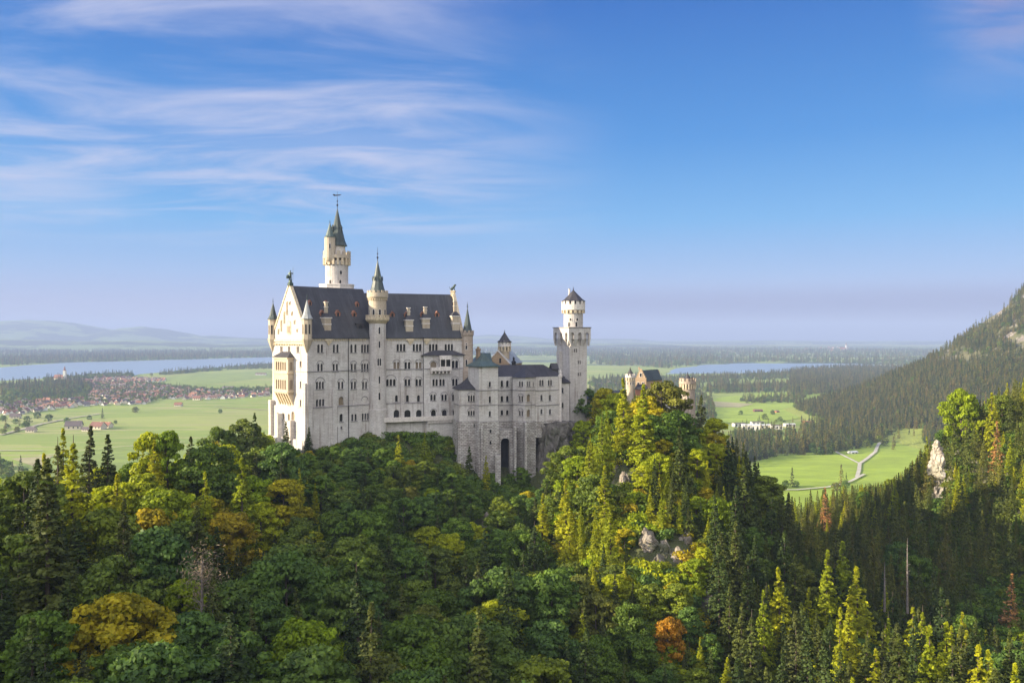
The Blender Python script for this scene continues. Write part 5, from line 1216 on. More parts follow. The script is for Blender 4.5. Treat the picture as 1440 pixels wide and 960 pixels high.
# ================================================================ WOMEN'S WING (lower stepped range on the rusticated base)
bow = thing('wing_building', 'lower stepped white wing on rough masonry right of the palace', 'castle building', (0, 326, -56))
q = MB(); rq = MB(); trm = MB()
def block(u0, u1, y0, y1, veave, vmid, vbot, wins, depth=9, side_u=None):
    """front wall from (u0,y0) to (u1,y1); smooth wall above vmid and rusticated below"""
    a = ((u0-UC)/F*y0, y0); b = ((u1-UC)/F*y1, y1); fc = Face(a, b); ym = (y0+y1)/2; ze, zm, zb = [(VH-v)/F*ym for v in (veave, vmid, vbot)]
    hs_ = []
    for w_ in wins:
        hs_ += pxwin(bow, fc, w_[0], w_[1], w_[2], w_[3], w_[4], w_[5], **(w_[6] if len(w_) > 6 else {}))
    c3, c2 = fc.q(fc.L, -depth), fc.q(0, -depth)
    wall(q, fc, zm, ze, hs_)
    for f_ in (Face(b, c3), Face(c3, c2), Face(c2, a)): wall(q, f_, zm, ze, [])
    g4 = grow([a, b, c3, c2], .35); rq.prism(g4, zb-6, zm, 0)
    for v in (548.5, 569.3, 592.4):
        z = (VH-v)/F*ym
        if z < ze-1: band(trm, fc, z, .28, .2); band(trm, Face(b, c3), z, .28, .2); band(trm, Face(c2, a), z, .28, .2)
    return fc, ze, zm, zb
K = dict(label_arch=True)
B1 = block(645.5, 671.5, 318, 320, 546.7, 592.4, 640, [(663, 555.8, 564.2, 3, .62, .3, K), (663, 577.4, 584, 3, .6, .32, K)], 9)
B2 = block(673.5, 700.5, 317, 321, 514.6, 592.4, 672, [(689, 536.5, 544, 1, .8, .3), (689, 557, 566, 1, .8, .3), (689, 577.8, 585.5, 1, .8, .3)], 9)
B3 = block(700.6, 721.5, 328, 330, 529.5, 592.4, 672, [(u, v0, v1, 1, .85, .3) for u in (705.9, 713.5) for v0, v1 in ((534.8, 543.6), (556.5, 564.5), (576.5, 583.3))], 12)
B5 = block(752.6, 788, 327.5, 334, 529.5, 590.5, 592, [(761.6, 534, 542, 2, .78, .3), (773.5, 534, 542, 2, .78, .3)]+[(u, v0, v1, 1, .85, .3) for u in (761.6, 773.6) for v0, v1 in ((555, 563), (575, 582))], 12)
# octagonal bay
oc = [at(721.2, 471, 327), at(738.6, 471, 323.5), at(752.4, 471, 327.2)]; ocp = [(p.x, p.y) for p in oc]; hB4 = {}
ym = 325; ze4, zm4, zb4 = [(VH-v)/F*ym for v in (530.5, 592.6, 668)]
f1 = Face(ocp[0], ocp[1]); f2 = Face(ocp[1], ocp[2]); h1 = []; h2 = []
for v0, v1 in ((536, 543.4), (556.5, 564.8), (577.3, 584.6)): h1 += pxwin(bow, f1, 732.4, v0, v1, 2, .72, .34, **(K if v0 > 550 else {}))
h2 += pxwin(bow, f2, 743.4, 536, 543.4, 2, .72, .34); h2 += pxwin(bow, f2, 750.2, 537, 543.4, 1, .5, .3)
for v0, v1 in ((554, 564.8), (575.5, 586)): h2 += pxwin(bow, f2, 743.4, v0, v1, 1, 1.7, .3, glass='glass2')
wall(q, f1, zm4, ze4, h1); wall(q, f2, zm4, ze4, h2)
bk = [(ocp[2][0]+.3, 338), (ocp[0][0]+.1, 338)]
rq.prism([(ocp[0][0]-.2, ocp[0][1]-.2), (ocp[1][0], ocp[1][1]-.5), (ocp[2][0]+.3, ocp[2][1]-.2), (ocp[2][0]+.3, 338), (ocp[0][0]-.2, 338)], zb4-6, zm4, 0)
q.poly([(*ocp[0], ze4), (*ocp[1], ze4), (*ocp[2], ze4), (*bk[0], ze4), (*bk[1], ze4)])
for v in (548.5, 569.3, 592.4): z = (VH-v)/F*ym; band(trm, f1, z, .28, .2); band(trm, f2, z, .28, .2)
q.build('wall', M['lime'], bow)
# far-set annex at the right with corner pillar
fx = Face((at(788.2, 471, 336).x, 336), (at(800.5, 471, 338).x, 338)); an = MB(); hh = pxwin(bow, fx, 788.9+2.2, 545, 552, 1, .8, .3)+pxwin(bow, fx, 791.1, 566, 573, 1, .8, .3); wall(an, fx, -34, (VH-537)/F*337, hh); an.quad(fx.q(fx.L, 0, -34), fx.q(fx.L, -10, -34), fx.q(fx.L, -10, (VH-537)/F*337), fx.q(fx.L, 0, (VH-537)/F*337)); an.build('annex_wall', M['lime'], bow)
rf = MB(); gable_roof(rf, fx.q(-.5), fx.d, fx.L+1, 9, (VH-537)/F*337, (VH-527)/F*341, .4, hip1=1.5); rf.build('roof', M['slate2'], bow)
pr = MB(); p_ = B5[0].q(B5[0].L-.1, .1); pr.lathe(p_, [(.55, -34), (.55, (VH-531)/F*334), (.8, (VH-530)/F*334), (.8, (VH-526.5)/F*334), (.45, (VH-526)/F*334), (.6, (VH-523)/F*334), (.1, (VH-519.5)/F*334)], 8); pr.build('corner_pillar', M['trim'], bow)
# rusticated base with arch
ar = thing('arch_tmp', None, None, (0, 0, 0)); bpy.data.objects.remove(ar)
for u0, u1, y0, y1 in ((699.5, 704.3, 322.5, 322.8), (716.8, 722.5, 323, 323.2)):
    a, b = at(u0, 471, y0), at(u1, 471, y1); f_ = Face((a.x, a.y), (b.x, b.y)); f_.box(rq, 0, f_.L, -5, 0, -64, (VH-604)/F*322)
a, b = at(704.3, 471, 322.8), at(716.8, 471, 323.1); f_ = Face((a.x, a.y), (b.x, b.y)); zc3 = (VH-622)/F*323; A = arch_pts(f_.L/2, f_.L/2, zc3, 10); zt3 = (VH-604)/F*323
rq.poly([f_.q(0, 0, zt3)]+[f_.q(x, 0, z) for x, z in A[:6]]); rq.poly(([f_.q(f_.L, 0, zt3)]+[f_.q(x, 0, z) for x, z in A[:4:-1]])[::-1]); rq.quad(f_.q(0, 0, zt3), f_.q(f_.L, 0, zt3), f_.q(f_.L, -5, zt3), f_.q(0, -5, zt3))
rq.poly([f_.q(0, 0, zt3), f_.q(*A[5][:1], 0, A[5][1]), f_.q(f_.L, 0, zt3)])
for (x0, z0), (x1, z1) in zip(A, A[1:]): rq.quad(f_.q(x0, 0, z0), f_.q(x0, -5, z0), f_.q(x1, -5, z1), f_.q(x1, 0, z1))
for u0, u1, v0 in ((676, 679, 600), (696.5, 704, 640), (737.2, 740, 594), (722.5, 725.5, 600)):       # buttresses
    a, b = at(u0, 471, 317.5), at(u1, 471, 317.6); y_ = 321 if u0 > 720 else 317.0; a, b = at(u0, 471, y_+0), at(u1, 471, y_+.1); f_ = Face((a.x, a.y), (b.x, b.y)); f_.box(rq, 0, f_.L, -3, .9 if u0 < 720 else 1.6, -66, (VH-v0)/F*y_)
rq.build('rusticated_base', M['rough'], bow)
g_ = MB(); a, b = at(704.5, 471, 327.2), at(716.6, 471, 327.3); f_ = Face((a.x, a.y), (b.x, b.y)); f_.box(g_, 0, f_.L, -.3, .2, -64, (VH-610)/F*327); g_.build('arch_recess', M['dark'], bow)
trm.build('string_course', M['line'], bow)
for u, v in ((689, 606), (689, 622), (667, 598)):
    fc = B2[0] if u > 680 else B1[0]; s, z = fc.px(u, v); g_ = MB(); fc.box(g_, s-.35, s+.35, .3, .42, z-.6, z+.6); g_.build('slit_window', M['dark'], bow)
# roofs of the wing
def hiproof(name, pts, ze, apex, za, mat, flare=0.0, ov=.5):
    r_ = MB(); g4 = grow(pts, ov) if len(pts) == 4 else pts; mid = [(p[0]*.45+apex[0]*.55, p[1]*.45+apex[1]*.55) for p in g4]; zm_ = ze+(za-ze)*(.55-flare)
    n_ = len(g4)
    for i in range(n_):
        j = (i+1) % n_; r_.quad((*g4[i], ze), (*g4[j], ze), (*mid[j], zm_), (*mid[i], zm_)); r_.poly([(*mid[i], zm_), (*mid[j], zm_), (*apex, za)])
        r_.quad((*g4[i], ze-.3), (*g4[j], ze-.3), (*g4[j], ze), (*g4[i], ze))
    r_.poly([(*p, ze-.3) for p in g4[::-1]]); return r_.build(name, mat, bow)
def fpts(B_, dep): f_ = B_[0]; return [f_.q(0), f_.q(f_.L), f_.q(f_.L, -dep), f_.q(0, -dep)]
P1 = fpts(B1, 9); c1 = B1[0].q(B1[0].L*.75, -7); hiproof('roof', P1, B1[1], c1, (VH-529.5)/F*325, M['slate2'], .12)
P2 = fpts(B2, 9); c2_ = B2[0].q(B2[0].L/2, -4.5); rt = hiproof('tower_roof', P2, B2[1], c2_, (VH-496)/F*322, M['copper'], .18, .7); q = MB(); finial(q, c2_[0], c2_[1], (VH-496.3)/F*322, 1.2, .2); q.build('finial', M['bronze'], rt)
rf = MB(); a = at(700.6, 471, 330.5); b = at(786, 471, 337); fr_ = Face((a.x, a.y), (b.x, b.y)); fr2 = Face(fr_.q(0, 1.2), fr_.q(fr_.L, 1.2)); gable_roof(rf, fr2.P, fr2.d, fr2.L+2, 12, (VH-529.7)/F*332, (VH-512.5)/F*339, .5, hip0=0, hip1=7); rf.build('roof', M['slate2'], bow)
rb = MB(); zz5 = ze4; ap = (at(739, 471, 331.5).x, 331.5); za5 = (VH-514)/F*331
e_ = [(ocp[0][0]-.4, ocp[0][1]-.4), (ocp[1][0], ocp[1][1]-.8), (ocp[2][0]+.5, ocp[2][1]-.3), (ocp[2][0]+.3, 337), (ocp[0][0], 337)]
for i in range(5): j = (i+1) % 5; rb.poly([(*e_[i], zz5), (*e_[j], zz5), (*ap, za5)]); 
rb.poly([(*p, zz5) for p in e_[::-1]]); rb.build('roof', M['slate2'], bow)
q = MB(); q.lathe((at(722.4, 471, 338).x, 338), [(.8, -16), (.8, (VH-510)/F*338), (1.0, (VH-509)/F*338), (.3, (VH-506)/F*338), (.5, (VH-504)/F*338), (.1, (VH-501.5)/F*338)], 8); q.build('chimney', M['iron'], bow)
q = MB(); a = at(776.5, 471, 338); f_ = Face((a.x, a.y), (a.x+3, a.y+1)); f_.box(q, 0, 2.6, -3, 0, -18, (VH-518)/F*338); gable_roof(q, f_.q(-.2), f_.d, 3, 3, (VH-518)/F*338, (VH-510.5)/F*339, .2); q.build('dormer', M['slate2'], bow)

# ================================================================ KNIGHTS' HOUSE with its round turret, behind the wing
kn = thing('courtyard_building', 'tan gabled building with pale green roof showing behind the lower wing', 'castle building', (-8, 352, -40))
a = at(684, 471, 352); b = at(716.5, 471, 350); fk = Face((a.x, a.y), (b.x, b.y)); q = MB(); zk = (VH-511)/F*351; q.prism([fk.q(0), fk.q(fk.L), fk.q(fk.L, -26), fk.q(0, -26)], -45, zk); gable_wall(q, fk, 0, fk.L, zk, (VH-493)/F*351, .6, 0, .3, 1); q.build('wall', [M['tan'], M['trim']], kn)
gg = MB(); s, z = fk.px(703.5, 507); fk.box(gg, s-.4, s+.4, .06, .12, z-1, z+1); gg.build('window', M['dark'], kn)
rf = MB(); nb = (-fk.n[0], -fk.n[1]); 
q0 = fk.q(fk.L+.3, -.65); gable_roof(rf, fk.q(fk.L, -.65), nb, 25, fk.L, zk, (VH-493.6)/F*351, .4); rf.build('roof', M['paleroof'], kn)
a = at(668, 471, 346); q = MB(); q.prism([(a.x-.2, 346), (a.x+6, 347), (a.x+6, 362), (a.x-.2, 361)], -45, (VH-508)/F*347); q.build('wall', M['lime'], kn)
rf = MB(); gable_roof(rf, (a.x-.5, 345.7), (.99, .14), 7.5, 12, (VH-508)/F*347, (VH-496)/F*353, .3, hip0=3); rf.build('roof', M['copper'], kn)
q = MB(); cc_ = at(672.5, 471, 347); q.lathe((cc_.x, cc_.y), [(.9, -30), (.9, (VH-492.5)/F*347), (1.15, (VH-492)/F*347), (1.15, (VH-490.5)/F*347), (.5, (VH-490)/F*347), (.6, (VH-487.5)/F*347)], 8); q.build('chimney', M['tan'], kn)
ctu = at(709.5, 471, 356); q = MB(); zt5 = lambda v: (VH-v)/F*356; q.lathe((ctu.x, ctu.y), [(2.1, -30), (2.1, zt5(492))], 18); tk = q.build('turret', M['warm'], kn)
crown(tk, (ctu.x, ctu.y), 2.1, zt5(494), zt5(479.4), [M['trim'], M['gold']], 12, 11, 20, 1.32); q = MB(); q.lathe((ctu.x, ctu.y), [(2.5, zt5(482)), (2.5, zt5(479))], 18); q.build('drum', M['trim'], tk); cone(tk, 'turret_roof', (ctu.x, ctu.y), 2.75, zt5(480.3), zt5(466.5), M['slate2'], 14, 1.12, 1.0)

# ================================================================ SQUARE TOWER
sq = thing('square_tower', 'tall square tower with flared arched top and round crenellated turret on it', 'tower', (28, 352, -40))
d2 = (.87, .493); nn2 = (d2[1], -d2[0]); Pc = (at(801, 471, 346).x, 346.0); Wt = 9.4; zs = lambda v: (VH-v)/F*347
fs = fp(Pc, d2, Wt*.9, Wt); 
FS0 = Face(fs[0], fs[1]); FS3 = Face(fs[3], fs[0]); q = MB(); hs0 = []
for u, v0, v1 in ((809.5, 490.5, 495.2), (814.8, 507.2, 511.8), (814.8, 523.8, 528.6)): hs0 += pxwin(sq, FS0, u, v0, v1, 2, .5, .4, arched=False, sill=False)
wall(q, FS0, -60, zs(484), hs0); wall(q, FS3, -60, zs(484), []); wall(q, Face(fs[1], fs[2]), -60, zs(484), []); wall(q, Face(fs[2], fs[3]), -60, zs(484), []); FS3.box(q, 1.2, 3.4, 0, 1.0, -60, zs(494)); FS3.box(q, 4.9, 7.0, -.1, .4, -60, zs(500)) if False else None
q.build('shaft', M['lime'], sq)
g5 = grow(fs, 1.15); q = MB(); ztop2, zbk = zs(461), zs(486)
for i in range(4):      # machicolated top: piers that lean outwards carry a row of pointed arches
    fo = Face(g5[i], g5[(i+1) % 4]); fi = Face(fs[i], fs[(i+1) % 4]); n_ = 3; wq = fo.L/n_; hz = zs(470)
    hl = [((k+.5)*wq, zs(476.5), wq*.50, zs(467)-zs(476.5), True) for k in range(n_)]
    wall(q, fo, zs(477), ztop2, [], 0, None) if False else None
    wall(q, fo, zs(476.6), ztop2, [(h[0], zs(476.5), h[2], zs(467.5)-zs(476.5), True) for h in hl], depth=1.1)
    for k in range(n_+1):
        a0 = max(0, k*wq-wq*.25); a1 = min(fo.L, k*wq+wq*.25); zt6, zb6 = zs(476.6), zs(486.5)
        A = [fo.q(a0, 0, zt6), fo.q(a1, 0, zt6), fo.q(a1, -1.12, zb6), fo.q(a0, -1.12, zb6)]; Bk = [fo.q(a0, -1.14, zt6), fo.q(a1, -1.14, zt6)]
        q.quad(A[3], A[2], A[1], A[0]); q.poly([A[1], A[2], Bk[1]]); q.poly([A[0], Bk[0], A[3]])
q.prism(fs, zs(484), ztop2-.05); q.poly([(*p, ztop2) for p in g5])
q.build('machicolation', M['lime'], sq)
q = MB(); q.prism(grow(fs, 1.4), ztop2+.02, ztop2+.35); q.build('parapet_slab', M['line'], sq)
cr_ = ((fs[0][0]+fs[2][0])/2, (fs[0][1]+fs[2][1])/2); cr_ = (at(806.3, 471, 351).x, 351); q = MB(); zr6 = lambda v: (VH-v)/F*351; q.lathe(cr_, [(3.95, ztop2), (3.95, zr6(436))], 24); ut = q.build('round_turret', M['lime'], sq)
q = MB(); q.ringboxes(cr_, 3.9, .9, 16, .5, zr6(440.5), zr6(436.4), 1, .1); q.lathe(cr_, [(3.95, zr6(437)), (4.85, zr6(436)), (4.85, zr6(428))], 28, 0); q.ringboxes(cr_, 4.35, .5, 14, .62, zr6(428), zr6(423.6), 0, .1); q.build('battlement', [M['trim'], M['gold']], ut)
q = MB(); q.lathe(cr_, [(4.2, zr6(429)), (4.2, zr6(423.4))], 20); q.build('dark_gallery', M['dark'], ut)
cone(ut, 'turret_roof', cr_, 5.0, zr6(423.3), zr6(407.5), M['slate2'], 8, 1.03, 1.6, rot=.39); q = MB(); a = (cr_[0]-1.7, cr_[1]-.3); q.lathe(a, [(.38, zr6(416)), (.38, zr6(406.5)), (.5, zr6(406))], 6); q.build('chimney', M['trim'], ut)
for da, v, h in ((-.45, 459.5, 1.5), (.3, 459.5, 1.5), (-.3, 451, .6), (.4, 451, .6)): ring_window(ut, cr_, 3.95, cam_ang(cr_)+da, zr6(v), .8, h)
# link between tower and gatehouse
lk = thing('connecting_wing', 'long low wing with a dark roof between the square tower and the gatehouse', 'castle building', (42, 372, -42)); a = at(824, 471, 358); b = at(884, 471, 392); fl = Face((a.x, a.y), (b.x, b.y)); q = MB(); q.prism([fl.q(0), fl.q(fl.L), fl.q(fl.L, -8), fl.q(0, -8)], -52, (VH-557.5)/F*372); q.build('wall', M['tan'], lk); rf = MB(); gable_roof(rf, fl.P, fl.d, fl.L, 8, (VH-557.5)/F*372, (VH-551.5)/F*378, .4); rf.build('roof', M['slate2'], lk)

# ================================================================ GATEHOUSE
gt = thing('gatehouse', 'orange gatehouse with stepped gable and green roof behind the tall trees', 'castle building', (60, 396, -42)); yg = 394; zg = lambda v, y=yg: (VH-v)/F*y
a = at(893.5, 471, yg); b = at(908.8, 471, yg-1.5); fg = Face((a.x, a.y), (b.x, b.y)); q = MB(); Wg = fg.L; 
d3 = Face(fg.q(Wg), (at(931, 471, yg+12).x, yg+12.0)); q.prism([fg.q(0), d3.P, d3.q(d3.L), (d3.q(d3.L)[0]-d3.n[0]*-0-Wg*.5, d3.q(d3.L)[1]+4)], -50, zg(534)); 
for k in range(5): w_ = Wg*(1-k*.2)/2; fg.box(q, Wg/2-w_, Wg/2+w_, -.8, .02+.004*k, zg(534)-.01*k, zg(534)+(zg(518.5)-zg(534))*(k+1)/5)
for k in range(4): w_ = Wg*(1-k*.22)/2; f_ = Face(d3.q(d3.L), (d3.q(d3.L)[0]-Wg*.6, d3.q(d3.L)[1]+3.5)); f_.box(q, f_.L/2-w_*.7, f_.L/2+w_*.7, -.6, .1+.004*k, zg(534), zg(534, yg+10)+(zg(520)-zg(534))*(k+1)/4)
q.build('wall', M['tan'], gt)
rf = MB(); gable_roof(rf, d3.q(.3), d3.d, d3.L-.6, Wg*.86, zg(534), zg(520.5), .3); rf.build('roof', M['darkcopper'], gt)
q = MB(); fg.box(q, Wg*.25, Wg*.35, -1.5, -.9, zg(520), zg(515.8)); q.build('chimney', M['tan'], gt)
for u, v in ((901, 527), (897.5, 540), (904, 540)):
    s, z = fg.px(u, v); q = MB(); fg.box(q, s-.6, s+.6, .06, .16, z-1, z+1); o_ = q.build('window', M['trim'], gt); q = MB(); fg.box(q, s-.4, s+.4, .17, .2, z-.8, z+.8); q.build('pane', M['glass'], o_)
cg = (at(886.2, 471, 388).x, 388); zc5 = lambda v: (VH-v)/F*388; q = MB(); q.lathe(cg, [(1.95, -46), (1.95, zc5(533))], 18); g1 = q.build('corner_turret', M['warm'], gt); crown(g1, cg, 1.95, zc5(535), zc5(525.5), [M['trim'], M['gold']], 12, 10, 20, 1.18); q = MB(); q.lathe(cg, [(1.6, zc5(530)), (1.6, zc5(526.2))], 16); q.build('drum', M['trim'], g1); cone(g1, 'turret_roof', cg, 1.7, zc5(526.6), zc5(517.5), M['slate2'], 12, 1.05, .7)
for da in (-.6, .1, .7): ring_window(g1, cg, 1.95, cam_ang(cg)+da, zc5(541), .5, 1.2)
q = MB(); a = at(893, 471, 386); b = at(910, 471, 385); f_ = Face((a.x, a.y), (b.x, b.y)); f_.box(q, 0, f_.L, -6, 0, -50, (VH-546)/F*386); q.build('lower_wall', M['brick'], gt); q = MB(); gable_roof(q, f_.q(-.2), f_.d, f_.L+.4, 6, (VH-546)/F*386, (VH-540)/F*389, .3, hip0=1, hip1=1); q.build('lower_roof', M['slate2'], gt)
# round tower at the east end
rt_ = thing('round_tower', 'stout round crenellated tower of weathered stone at the right end of the castle', 'tower', (78, 384, -45)); cR = (at(967, 471, 382).x, 382); zR = lambda v: (VH-v)/F*382; q = MB(); q.lathe(cR, [(3.55, -52), (3.3, zR(585)), (3.15, zR(545))], 28); q.build('shaft', M['pinkstone'], rt_)
crown(rt_, cR, 3.15, zR(546.5), zR(531.5), [M['pinkstone'], M['gold']], 18, 13, 26, 1.2); cone(rt_, 'tower_roof', cR, 1.75, zR(533), zR(524.5), M['slate2'], 12, 1.1, .8); q = MB(); q.lathe(cR, [(1.8, zR(540)), (1.8, zR(532.6))], 14); q.build('drum', M['pinkstone'], rt_); q = MB(); q.lathe((cR[0]+1.9, cR[1]-.5), [(.4, zR(535)), (.4, zR(530)), (.1, zR(528))], 6); q.build('chimney', M['iron'], rt_)
ring_window(rt_, cR, 3.25, cam_ang(cR)+.05, zR(562.5), .7, 1.6); ring_window(rt_, cR, 3.35, cam_ang(cR)-.1, zR(584), .7, 1.4); ring_window(rt_, cR, 3.2, cam_ang(cR)-.9, zR(560), .6, 1.2)
# curtain wall with the gateway
cw = thing('gateway_building', 'white gateway building with two dark openings beside the round tower', 'castle building', (68, 374, -44)); a = at(927, 471, 374); b = at(952, 471, 378); f_ = Face((a.x, a.y), (b.x, b.y)); hh = []
for u in (932, 939.5): hh += pxwin(cw, f_, u, 597, 611, 1, 1.6, .3, sill=False)
q = MB(); wall(q, f_, -52, (VH-566)/F*376, hh); q.quad(f_.q(f_.L, 0, -52), f_.q(f_.L, -9, -52), f_.q(f_.L, -9, (VH-566)/F*376), f_.q(f_.L, 0, (VH-566)/F*376)); q.quad(f_.q(0, -9, -52), f_.q(0, 0, -52), f_.q(0, 0, (VH-566)/F*376), f_.q(0, -9, (VH-566)/F*376)); q.build('wall', M['lime'], cw); rf = MB(); gable_roof(rf, f_.P, f_.d, f_.L, 9, (VH-566)/F*376, (VH-557)/F*380, .4); rf.build('roof', M['slate2'], cw)
# visitors on the forecourt
def person(u, v, y, col, lab, ph):
    p = at(u, v, y); root = p; q = MB(); x, y, z = p.x, p.y, p.z-1.72
    m = plain('clothes', col, .9, .1)
    bm_ = bpy.data.meshes.new('person'); vs = [(0, 0, .95), (0, 0, 1.2), (0, 0, 1.45), (0, 0, 1.55), (0, 0, 1.68), (.11, 0, .88), (.13, .05*ph, .48), (.14, 0, .06), (-.11, 0, .88), (-.13, -.05*ph, .48), (-.14, 0, .06), (.2, 0, 1.43), (.26, .02, 1.15), (.25, -.1, .9), (-.2, 0, 1.43), (-.26, .02, 1.15), (-.25, -.08*ph, .9), (.14, -.13, .03), (-.14, -.13, .03)]
    es = [(0, 1), (1, 2), (2, 3), (3, 4), (0, 5), (5, 6), (6, 7), (0, 8), (8, 9), (9, 10), (2, 11), (11, 12), (12, 13), (2, 14), (14, 15), (15, 16), (7, 17), (10, 18)]
    rr = [.17, .16, .17, .06, .11, .1, .075, .055, .1, .075, .055, .075, .05, .04, .075, .05, .04, .04, .04]
    bm_.from_pydata(vs, es, []); bm_.materials.append(m); o_ = bpy.data.objects.new('person', bm_); COL.objects.link(o_); o_.location = (x, y, z); o_.rotation_euler.z = ph*1.3
    md = o_.modifiers.new('skin', 'SKIN'); 
    if not bm_.skin_vertices: 
        pass
    sv = bm_.skin_vertices
    if len(sv):
        for i, r_ in enumerate(rr): sv[0].data[i].radius = (r_, r_)
        sv[0].data[0].use_root = True
    o_.modifiers.new('sub', 'SUBSURF').levels = 1
    tag(o_, lab, 'person', 'visitors in front of the gateway')
import bmesh
def person2(u, v, y, col, lab, ph):
    p = at(u, v, y); x, yy, z = p.x, p.y, p.z-1.75; q = MB()
    # one continuous figure: legs, trunk and head as a single welded surface
    bmx = bmesh.new(); L = bmx.verts.layers.skin.verify()
    vs = [(0, 0, .95), (0, 0, 1.2), (0, 0, 1.45), (0, 0, 1.55), (0, 0, 1.70), (.11, 0, .86), (.13, .05*ph, .48), (.14, 0, .08), (-.11, 0, .86), (-.13, -.05*ph, .48), (-.14, 0, .08), (.2, 0, 1.43), (.26, .02, 1.15), (.25, -.1, .9), (-.2, 0, 1.43), (-.26, .02, 1.15), (-.25, -.08*ph, .9)]
    es = [(0, 1), (1, 2), (2, 3), (3, 4), (0, 5), (5, 6), (6, 7), (0, 8), (8, 9), (9, 10), (2, 11), (11, 12), (12, 13), (2, 14), (14, 15), (15, 16)]
    rr = [.17, .16, .17, .07, .11, .1, .075, .055, .1, .075, .055, .075, .05, .04, .075, .05, .04]
    V = [bmx.verts.new(c) for c in vs]
    for a, b in es: bmx.edges.new((V[a], V[b]))
    for w, r_ in zip(V, rr): w[L].radius = (r_, r_)
    V[0][L].use_root = True; me = bpy.data.meshes.new('person'); bmx.to_mesh(me); bmx.free(); me.materials.append(plain('clothes', col, .9, .1))
    o_ = bpy.data.objects.new('person', me); COL.objects.link(o_); o_.location = (x, yy, z); o_.rotation_euler.z = ph*1.3; o_.modifiers.new('skin', 'SKIN'); o_.modifiers.new('sub', 'SUBSURF').levels = 1
    tag(o_, lab, 'person')
for i, (u, v, c, w) in enumerate(((936.5, 606.5, (.5, .5, .55), 'light grey'), (939, 608, (.25, .12, .3), 'purple'), (941.5, 607, (.12, .2, .45), 'blue'), (944, 606, (.6, .12, .08), 'red'), (946, 609, (.1, .1, .12), 'black'), (949, 607.5, (.7, .68, .6), 'cream'), (951.5, 609.5, (.15, .3, .4), 'teal'))):
    person2(u, v, 366+i*.7, c, 'standing visitor in %s clothes on the forecourt by the gateway' % w, (-1)**i*(.4+.2*i))
q = MB(); p = at(952, 606, 370); q.lathe((p.x, p.y), [(2.2, p.z-.2), (2.25, p.z), (.1, p.z+.9)], 8); tube(q, (p.x, p.y, p.z-2.4), (p.x, p.y, p.z), .04, .04); tag(q.build('parasol', plain('parasol_cloth', (.8, .3, .06), .8, .1)), 'orange parasol over the visitors beside the gateway', 'parasol')
# forecourt terrace they stand on
q = MB(); a = at(934, 471, 363); zf_ = at(940, 607, 366).z-1.78; q.prism([(a.x-3, 362), (a.x+8, 362), (a.x+10, 376), (a.x-3, 374)], zf_-8, zf_); tag(q.build('forecourt_pavement', M['trim']), kind='structure')
# ---------------------------------------------------------------- rock faces
def rock(name, c, size, seed, mat, sub=5, amp=.3, freq=1.0, kind='structure'):
    from mathutils import noise as mn
    bmx = bmesh.new(); bmesh.ops.create_icosphere(bmx, subdivisions=sub, radius=1.0); rr_ = random.Random(seed)
    cuts = [(Vector((rr_.uniform(-1, 1), rr_.uniform(-1, 1), rr_.uniform(-.5, .7))).normalized(), rr_.uniform(.5, .8)) for _ in range(14)]
    for v in bmx.verts:
        p = v.co.copy()
        for n_, d_ in cuts:                       # flat broken faces
            k = p.dot(n_)
            if k > d_: p -= n_*(k-d_)*.92
        P_ = Vector((p.x*size[0], p.y*size[1], p.z*size[2])); o_ = Vector((seed*7.1, seed*1.7, 0)); q_ = P_+o_
        f = 1+amp*1.3*mn.noise(q_*.16*freq)+amp*.8*mn.noise(Vector((q_.x*.5, q_.y*.5, q_.z*.18)))+amp*.5*mn.noise(q_*1.1)
        cr = mn.voronoi(Vector((q_.x*.45, q_.y*.45, q_.z*.2)))[0]; f += -max(0, .18-(cr[1]-cr[0]))*amp*3.0
        v.co = Vector((P_.x*f, P_.y*f, P_.z*(1+(f-1)*.4)))
    me = bpy.data.meshes.new(name); bmx.to_mesh(me); bmx.free(); me.materials.append(mat); me.polygons.foreach_set('use_smooth', [False]*len(me.polygons))
    o_ = bpy.data.objects.new(name, me); COL.objects.link(o_); o_.location = c; o_.rotation_euler.z = rr_.uniform(0, 6); o_['kind'] = kind; return o_
def rockmat(name, a, b, moss=.35):
    m, t, bs, o = newmat(name); p = pos(t); f = noise(t, scaled(t, p, (.35, .35, .16)), 1.0, 7, .7); v2 = noise(t, p, 1.6, 5, .7)
    c = mixc(t, sstep(t, f, .36, .64), a, b); c = mixc(t, sstep(t, v2, .5, .75), c, tuple(x*.45 for x in a))
    g = noise(t, p, .22, 4); c = mixc(t, mathn(t, 'MULTIPLY', sstep(t, g, .52, .6), moss), c, (.06, .08, .02))
    t.links.new(c, bs.inputs['Base Color']); bs.inputs['Roughness'].default_value = .95; bump(t, bs, mathn(t, 'ADD', f, mathn(t, 'MULTIPLY', v2, .6)), 1.0, 1.0); return m
M['rockg'] = rockmat('grey_rock', (.13, .115, .105), (.25, .225, .205)); M['rockw'] = rockmat('pale_rock', (.32, .27, .22), (.60, .54, .46), .4); M['rockb'] = rockmat('brown_rock', (.17, .14, .105), (.36, .31, .26), .65)
def rk(u, v, y, size, seed, mat, **k): p = at(u, v, y); rock('rock_face', p, size, seed, M[mat], **k)
def hit(u, v, y0=95.0):                     # where the line of sight meets the hill
    ys_ = np.arange(y0, 480, 1.0); hz_ = H((u-UC)/F*ys_, ys_); lz = (VH-v)/F*ys_
    k = np.nonzero(hz_ >= lz)[0]; return float(ys_[k[0]]) if len(k) else 300.0
def rh_(u, v, size, seed, mat, y0=150.0, **k):
    y = hit(u, v, y0); p = at(u, v, y+size[1]*.35); rock('rock_face', p, size, seed, M[mat], **k)
